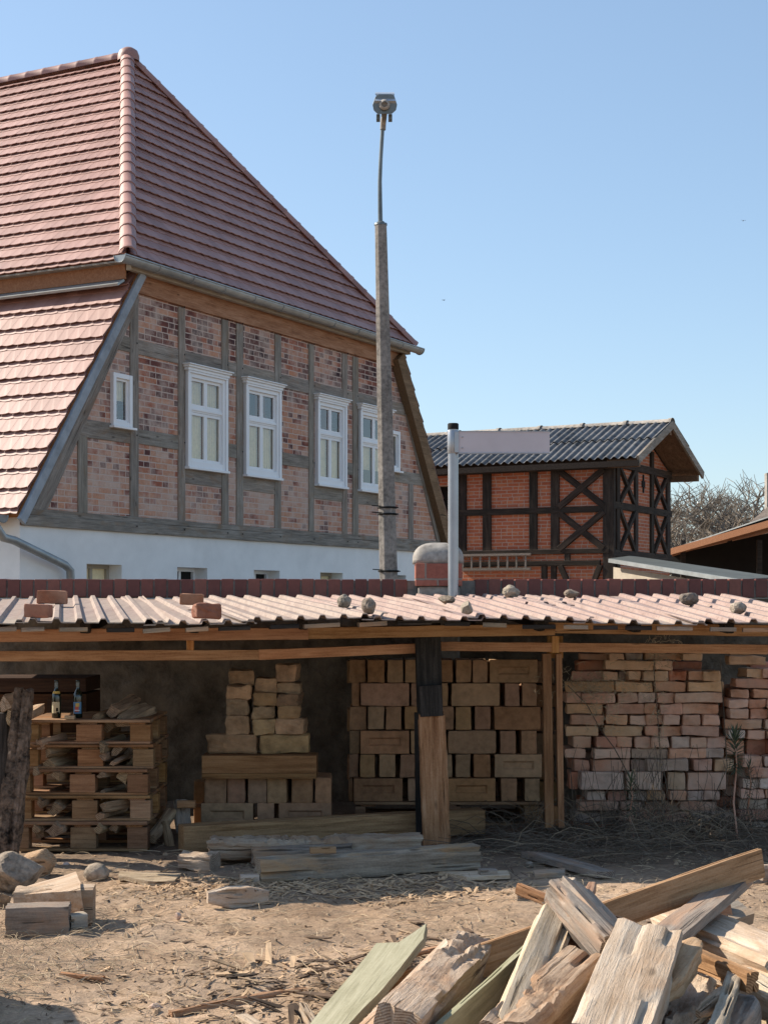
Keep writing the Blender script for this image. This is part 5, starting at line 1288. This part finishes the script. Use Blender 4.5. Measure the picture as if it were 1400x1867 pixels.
gb_('timber_beam', (1012,1624,.47),(1112,1730,.33), .075,.10,'grey',614,'narrow left prong of the notched beam end on the pile top', rough=.004, seg=.03, fine=True)
gb_('wood_stick', (945,1620,.40),(1008,1648,.36), .03,.04,'brown',606,'thin brown stick pointing left from the pile top','stick', rough=.006, fine=True)
gb_('wood_stick', (1042,1608,.46),(1032,1628,.44), .035,.035,'pale',607,'stubby pale peg at the very top of the pile','stick', rough=.003, fine=True)
gb_('wood_stick', (1080,1618,.40),(1068,1650,.38), .035,.04,'brown',608,'dark stub right of the pale peg on the pile top','stick', rough=.006, fine=True)
gb_('timber_beam', (915,1915,.15),(1062,1782,.23), .16,.20,'rotten',609,'rounded crumbling beam in front of the steep pale beam', rough=.008, seg=.025, rot_top=.10, endr=.02, roll=.15, round_=.35, fine=True)
gb_('timber_beam', (1105,1925,.18),(1180,1725,.33), .235,.16,'pale',610,'widest pale beam pointing at the camera in the pile', round_=.12, rough=.006, seg=.025, rot_top=.0, endr=.03, roll=.12, fine=True)
slab('wooden_board', [(1184,1699,.26),(1315,1597,.36),(1373,1597,.36),(1230,1716,.26)], .04, 'grey', 'wide grey board lying on the long brown plank at the right', 'board')
gb_('timber_beam', (1235,1700,.14),(1450,1790,.14), .24,.20,'pale',611,'massive pale squared beam running out of the right edge', rough=.008, seg=.04, endr=.02, roll=.1, fine=True)
gb_('timber_beam', (1190,1715,.26),(1372,1792,.24), .05,.07,'brown',612,'thin dark brown batten crossing the massive pale beam', rough=.004, seg=.05, fine=True)
gb_('wood_piece', (1272,1722,.33),(1200,1822,.22), .09,.07,'brown',613,'ragged brown splintered piece right of the widest pale beam','wood piece', rough=.02, seg=.025, splinter=.08, fine=True)
gb_('wood_stick', (1344,1775,.24),(1302,1890,.17), .05,.045,'grey',615,'rough grey batten end near the bottom right corner','stick', rough=.008, seg=.03, fine=True)
gb_('wood_stick', (1340,1795,.22),(1272,1850,.18), .035,.035,'rotten',616,'thin forked splinter left of the rough batten end','stick', rough=.012, seg=.025, splinter=.05, fine=True)
gb_('timber_beam', (1330,1890,.10),(1362,1830,.14), .13,.12,'grey',617,'pointed grey beam end at the bottom right', rough=.008, seg=.025, splinter=.10, fine=True)
gb_('timber_beam', (1345,1800,.12),(1460,1870,.10), .12,.14,'pale',618,'short pale beam below the massive beam at the right edge', rough=.010, seg=.03, fine=True)
gb_('timber_beam', (1195,1920,.09),(1262,1805,.14), .17,.12,'rotten',619,'low rotten beam between the widest beam and the rough batten', rough=.016, seg=.025, rot_top=.2, fine=True)
gb_('wood_offcut', (1292,1675,.12),(1335,1668,.14), .09,.12,'brown',620,'brown offcut under the wide grey board','offcut', rough=.006, fine=True)
slab('wooden_board', [(1310,1655,.16),(1345,1640,.18),(1375,1668,.14),(1335,1676,.14)], .05, 'grey', 'grey board end behind the massive pale beam', 'board')
gb_('wood_offcut', (1385,1592,.05),(1430,1590,.05), .08,.08,'grey',621,'grey block cut by the right edge behind the pile','offcut', rough=.005, fine=True)
slab('wooden_board', [(700,1850,.10),(855,1772,.14),(862,1782,.13),(720,1870,.09)], .025, 'brown', 'brown board half buried under the cracked beam', 'board')
gb_('wood_stick', (440,1855,.02),(470,1872,.02), .05,.02,'pale',622,'flat whitish chip of wood at the bottom edge','offcut', rough=.004, fine=True)
gb_('wood_stick', (553,1838,.06),(575,1875,.05), .035,.04,'grey',623,'grey stub standing left of the green board','stick', rough=.006, fine=True)
gb_('wood_stick', (310,1850,.012),(560,1808,.02), .035,.03,'brown',624,'long thin brown stick half buried left of the pile','stick', rough=.012, seg=.03, bend=.01, fine=True)
gb_('wood_stick', (110,1778,.012),(190,1785,.012), .02,.02,'brown',625,'thin brown stick lying on the ground at the left','stick', rough=.006, fine=True)
gb_('wood_piece', (985,1905,.06),(1010,1840,.12), .08,.06,'brown',626,'brown broken piece low between two crumbling beams','wood piece', rough=.015, seg=.03, fine=True)
for i, (a, b, w_, h_, mt, lab) in enumerate((
    ((905,1790,.12),(975,1752,.17),.035,.02,'brown','thin brown lath between the greenish board and the steep pale beam'),
    ((870,1838,.07),(935,1800,.10),.05,.02,'rotten','flat splinter lying right of the thick cracked beam'),
    ((1150,1760,.30),(1230,1745,.31),.03,.02,'grey','short grey splinter resting on the widest pale beam'),
    ((1225,1770,.18),(1300,1745,.20),.05,.025,'grey','grey lath pushed under the dark brown batten'),
    ((1230,1850,.10),(1335,1815,.13),.05,.03,'brown','brown lath lying behind the rough batten end'),
    ((1080,1660,.40),(1170,1690,.33),.03,.02,'brown','thin brown strip behind the notched beam end'),
    ((660,1765,.05),(770,1738,.07),.03,.018,'rotten','pale strip on the ground right of the green board tip'),
    ((1345,1700,.16),(1420,1735,.15),.08,.03,'grey','grey offcut lying on top of the massive pale beam'),
    ((1120,1690,.30),(1165,1745,.28),.05,.03,'darkwood','dark splinter in the gap behind the widest pale beam'),
    ((745,1742,.08),(845,1720,.09),.04,.02,'brown','brown strip lying behind the pointed whitened board'),
    ((1010,1850,.12),(1050,1905,.10),.05,.04,'rotten','crumbling stub between the two middle beams'),
    ((1240,1880,.12),(1300,1835,.15),.04,.03,'pale','pale splinter near the low rotten beam'))):
    o = rbeam('wood_splinter', G(*a), G(*b), w_, h_, mt, 650+i, rough=.006, fine=True, splinter=.06); tag(o, lab, 'splinter')
# unseen stack of boards, added left of the frame to shade the corner
t = empty('added_shadow_stack', (-2.82,5.90,0), .35, 'unseen stack of boards added left of the frame to throw the corner shadow', 'shadow caster')
for i in range(7):
    m_ = rough_bar(1.3, .5, .12, 800+i, rough=.004); o = m_.build('board', M['grey'], t); weld(o); o.location = (0,0,.07+.13*i)

# ---------------------------------------------------------------- litter, stalks, brambles, plants
rnd = random.Random(77); mb = MB()
def chip(x, y, s_, z=None):
    z0 = gz(x, y)+.003 if z is None else z; a = rnd.uniform(0, 6.28); l = s_*rnd.uniform(.6,1.9); w__ = s_*rnd.uniform(.15,.5); t = rnd.uniform(-.35,.35)*l
    dx, dy = math.cos(a), math.sin(a); th = s_*.12
    p = [(-l,-w__,-t),(l,-w__*.5,t),(l*.9,w__,t),(-l*.8,w__,-t)]
    vs = [(x+dx*u-dy*v, y+dy*u+dx*v, z0+abs(t)*.6+k+th) for u, v, k in p]; mb.add(vs+[(q[0], q[1], q[2]-th) for q in vs], [(0,1,2,3),(0,4,5,1),(1,5,6,2),(2,6,7,3),(3,7,4,0)])
for _ in range(4200):
    D = 5.3+5.0*rnd.random()**1.2; x = rnd.uniform(-.29,.29)*D*.98; dn = noise.fractal(Vector((x*1.2, D*1.2, 9)), 1, 2, 3)+.25
    if rnd.random() > dn*1.5: continue
    chip(x, D, rnd.uniform(.004,.013))
for _ in range(2600):      # thick litter at the pile
    x = rnd.gauss(.45, .75); y = rnd.gauss(6.1, .45)
    if y < 5.0: continue
    chip(x, y, rnd.uniform(.005,.02))
for _ in range(300): chip(rnd.gauss(.75,.65), max(5.2, rnd.gauss(6.1,.5)), rnd.uniform(.02,.05))
for _ in range(900):       # bark splinters in front of the grey beam
    x = rnd.gauss(-.1, .55); y = rnd.gauss(8.35, .22); chip(x, y, rnd.uniform(.008,.026))
for _ in range(500):
    x = rnd.gauss(-.95, .25); y = rnd.gauss(8.35, .15); chip(x, y, rnd.uniform(.006,.02))
struct(mb.build('wood_chips', M['chip']), 'stuff')
mb = MB()
for _ in range(4200):
    D = 5.3+5.6*rnd.random(); x = rnd.uniform(-.29,.29)*D; dn = noise.fractal(Vector((x*1.7, D*1.7, 19)), 1, 2, 3)+.2
    if rnd.random() < dn*1.6: chip(x, D, rnd.uniform(.004,.015))
for _ in range(1500): chip(rnd.gauss(.5,.8), max(5.1, rnd.gauss(6.0,.5)), rnd.uniform(.006,.022))
for _ in range(420): chip(rnd.gauss(.75,.65), max(5.2, rnd.gauss(6.15,.5)), rnd.uniform(.02,.055))
struct(mb.build('bark_crumbs', M['crumb']), 'stuff')
mb = MB()
def stalk(x, y, L, r, lift=.012, z=None, arch=0, seg=5, az=None):
    a = rnd.uniform(0, 6.28) if az is None else az; pts = []; z0 = gz(x, y) if z is None else z; cur = rnd.uniform(-.9,.9)
    for i in range(seg):
        f_ = i/(seg-1); aa = a+cur*f_; x += math.cos(aa)*L/(seg-1); y += math.sin(aa)*L/(seg-1); pts.append((x, y, z0+lift+arch*math.sin(math.pi*f_)+rnd.uniform(-.003,.003)))
    mb.tube(pts, [r, r, r*.9, r*.8, r*.5][:seg], 3, False, False)
for _ in range(1500):
    D = 5.4+4.5*rnd.random(); x = rnd.uniform(-.28,.28)*D; stalk(x, D, rnd.uniform(.04,.22), rnd.uniform(.0007,.0018), arch=rnd.uniform(0,.02))
for _ in range(500):
    stalk(rnd.gauss(-1.6,.35), rnd.gauss(6.7,.6), rnd.uniform(.05,.2), .0014, arch=rnd.uniform(0,.03))
struct(mb.build('dry_straw', M['straw']), 'stuff')
mb = MB()
for _ in range(620):
    px = rnd.uniform(890, 1430); D = rnd.uniform(9.3, 10.55); x = (px-CX)/F*D; k = (D-9.2)/1.3
    stalk(x, D, rnd.uniform(.15,.75), rnd.uniform(.0012,.0028), lift=rnd.uniform(.0,.05), arch=rnd.uniform(0,.22)*k, seg=5)
for _ in range(130):        # upright dead stems against the bricks
    px = rnd.choice((1040,1100,1130,1150,1200,1210,1215,1300,1330,1390))+rnd.gauss(0,22); D = rnd.uniform(10.2,10.5); x = (px-CX)/F*D; z = 0; pts = [(x, D, 0)]; h = rnd.uniform(.15,.6)
    for i in range(6): x += rnd.gauss(0,.02); D += rnd.gauss(0,.01); z += h/6; pts.append((x, min(D,10.56), z))
    mb.tube(pts, .0019, 3, False, False)
struct(mb.build('dry_brambles', M['bramble']), 'stuff')
mb = MB()
for _ in range(190):
    px = rnd.gauss(1240, 120); D = rnd.uniform(9.4, 10.5); x = (px-CX)/F*D
    stalk(x, D, rnd.uniform(.2,.8), rnd.uniform(.0012,.0026), lift=rnd.uniform(.01,.08), arch=rnd.uniform(.02,.3)*(D-9.2)/1.3)
struct(mb.build('dry_grass_stalks', M['deadstalk']), 'stuff')
mb = MB()
for _ in range(1500):
    D = 5.3+4.6*rnd.random(); x = rnd.uniform(-.29,.29)*D
    if noise.fractal(Vector((x*1.3, D*1.3, 39)), 1, 2, 3) < rnd.uniform(-.3,.4): continue
    q = rnd.uniform(.004,.016)*(1 if rnd.random() < .93 else 1.8); z = gz(x, D); c = Vector((x, D, z+q*.2)); pts = []
    for k in range(6):
        a = k*1.047+rnd.uniform(-.3,.3); pts.append(c+Vector((math.cos(a)*q*rnd.uniform(.7,1.3), math.sin(a)*q*rnd.uniform(.7,1.3), -q*.3)))
    for k in range(4):
        a = k*1.57+rnd.uniform(-.3,.3); pts.append(c+Vector((math.cos(a)*q*rnd.uniform(.3,.7), math.sin(a)*q*rnd.uniform(.3,.7), q*rnd.uniform(.35,.7))))
    mb.add(pts, [(6,7,8,9),(0,1,6),(1,7,6),(1,2,7),(2,3,7),(3,8,7),(3,4,8),(4,5,8),(5,9,8),(5,0,9),(0,6,9)])
struct(mb.build('soil_clods', M['clod']), 'stuff')
# dry climber on the brick stack
t = empty('dry_vine', P(1200,1500,10.5), 0, 'dead climbing vine hanging down the front of the wide brick stack', 'vine'); c0 = t.location.copy()
mb = MB()
for (pth) in (((1195,1180),(1193,1230),(1197,1290),(1200,1340),(1208,1400),(1210,1500)),((1035,1250),(1070,1285),(1095,1330),(1120,1365),(1150,1420),(1180,1460)),((1310,1200),(1325,1400),(1300,1450),(1310,1505))):
    mb.tube([P(a+rnd.uniform(-3,3), b, 10.52)-c0 for a, b in pth], .0035, 5)
mb.build('stem', M['bramble'], t)
mb = MB()
for _ in range(420):
    cx_, cy_, sx_, sy_ = rnd.choice(((1080,1250,42,14),(1080,1250,42,14),(1205,1185,22,14),(1100,1300,25,30),(1195,1280,12,60)))
    p = P(rnd.gauss(cx_, sx_), rnd.gauss(cy_, sy_), 10.5+rnd.uniform(-.05,.04))-c0; q = p.copy(); pts = [p]
    for i in range(4): q = q+Vector((rnd.gauss(0,.016), rnd.gauss(0,.01), rnd.gauss(-.003,.014))); pts.append(q.copy())
    mb.tube(pts, .0017, 3, False, False)
struct(mb.build('tendrils', M['straw'], t), 'stuff')
def spiky(px, pyh, D, H, label, n=70, r=.10):
    b = P(px, HY, D); b.z = 0; t = empty('spurge_plant', b, 0, label, 'plant', 'spurge plants growing before the brick stack'); zt = P(0, pyh, D).z
    m_ = MB(); m_.tube([(0.02,0,0),(-.01,0,zt*.4),(0.01,0,zt*.75),(0,0,zt)], [.007,.006,.005,.004], 6); m_.build('stem', M['brickD'], t)
    m_ = MB()
    for i in range(n):
        f_ = i/n; z = zt-.22*f_**1.2+.02; a = i*2.4; el = R(70-95*f_); L = r*(.55+.5*math.sin(math.pi*min(1, f_+.25)))
        d = Vector((math.cos(a)*math.cos(el), math.sin(a)*math.cos(el), math.sin(el))); s_ = d.cross(Vector((0,0,1))).normalized()*.0055; o_ = Vector((0,0,z)); dr = Vector((0,0,-.012*f_))
        m_.add([o_-s_*.5, o_+s_*.5, o_+d*L*.5+s_, o_+d*L+dr, o_+d*L*.5-s_], [(0,1,2,3,4)])
    m_.build('leaves', M['leaf'], t)
spiky(1340,1350,9.95,.6,'tall spiky grey green plant standing before the right edge brick stack',90,.115)
spiky(1150,1428,10.2,.3,'smaller spiky plant in front of the middle of the wide brick stack',55,.085)
spiky(1366,1400,10.3,.3,'small spiky seedling right of the tall spiky plant',30,.06)

# bird
for i, (a, b) in enumerate(((809,547),(1355,402))):
    m_ = MB(); m_.tube([(-.10,0,0),(-.03,0,.01),(.05,0,.015),(.11,0,.005)], [.008,.03,.028,.006], 6); c = P(a, b, 60)
    m_.add([(-.03,0,.01),(.04,0,.015),(.01,-.14,.06),(-.05,-.2,.03)], [(0,1,2,3)]); m_.add([(-.03,0,.01),(.04,0,.015),(.01,.14,.06),(-.05,.2,.03)], [(0,1,2,3)])
    o = m_.build('bird', M['bird']); o.location = c; o.scale = (.55,)*3; o.rotation_euler = (0,0,.8+i); tag(o, ['tiny dark bird in the sky right of the lamp post','tiny dark bird high in the sky near the right edge'][i], 'bird')
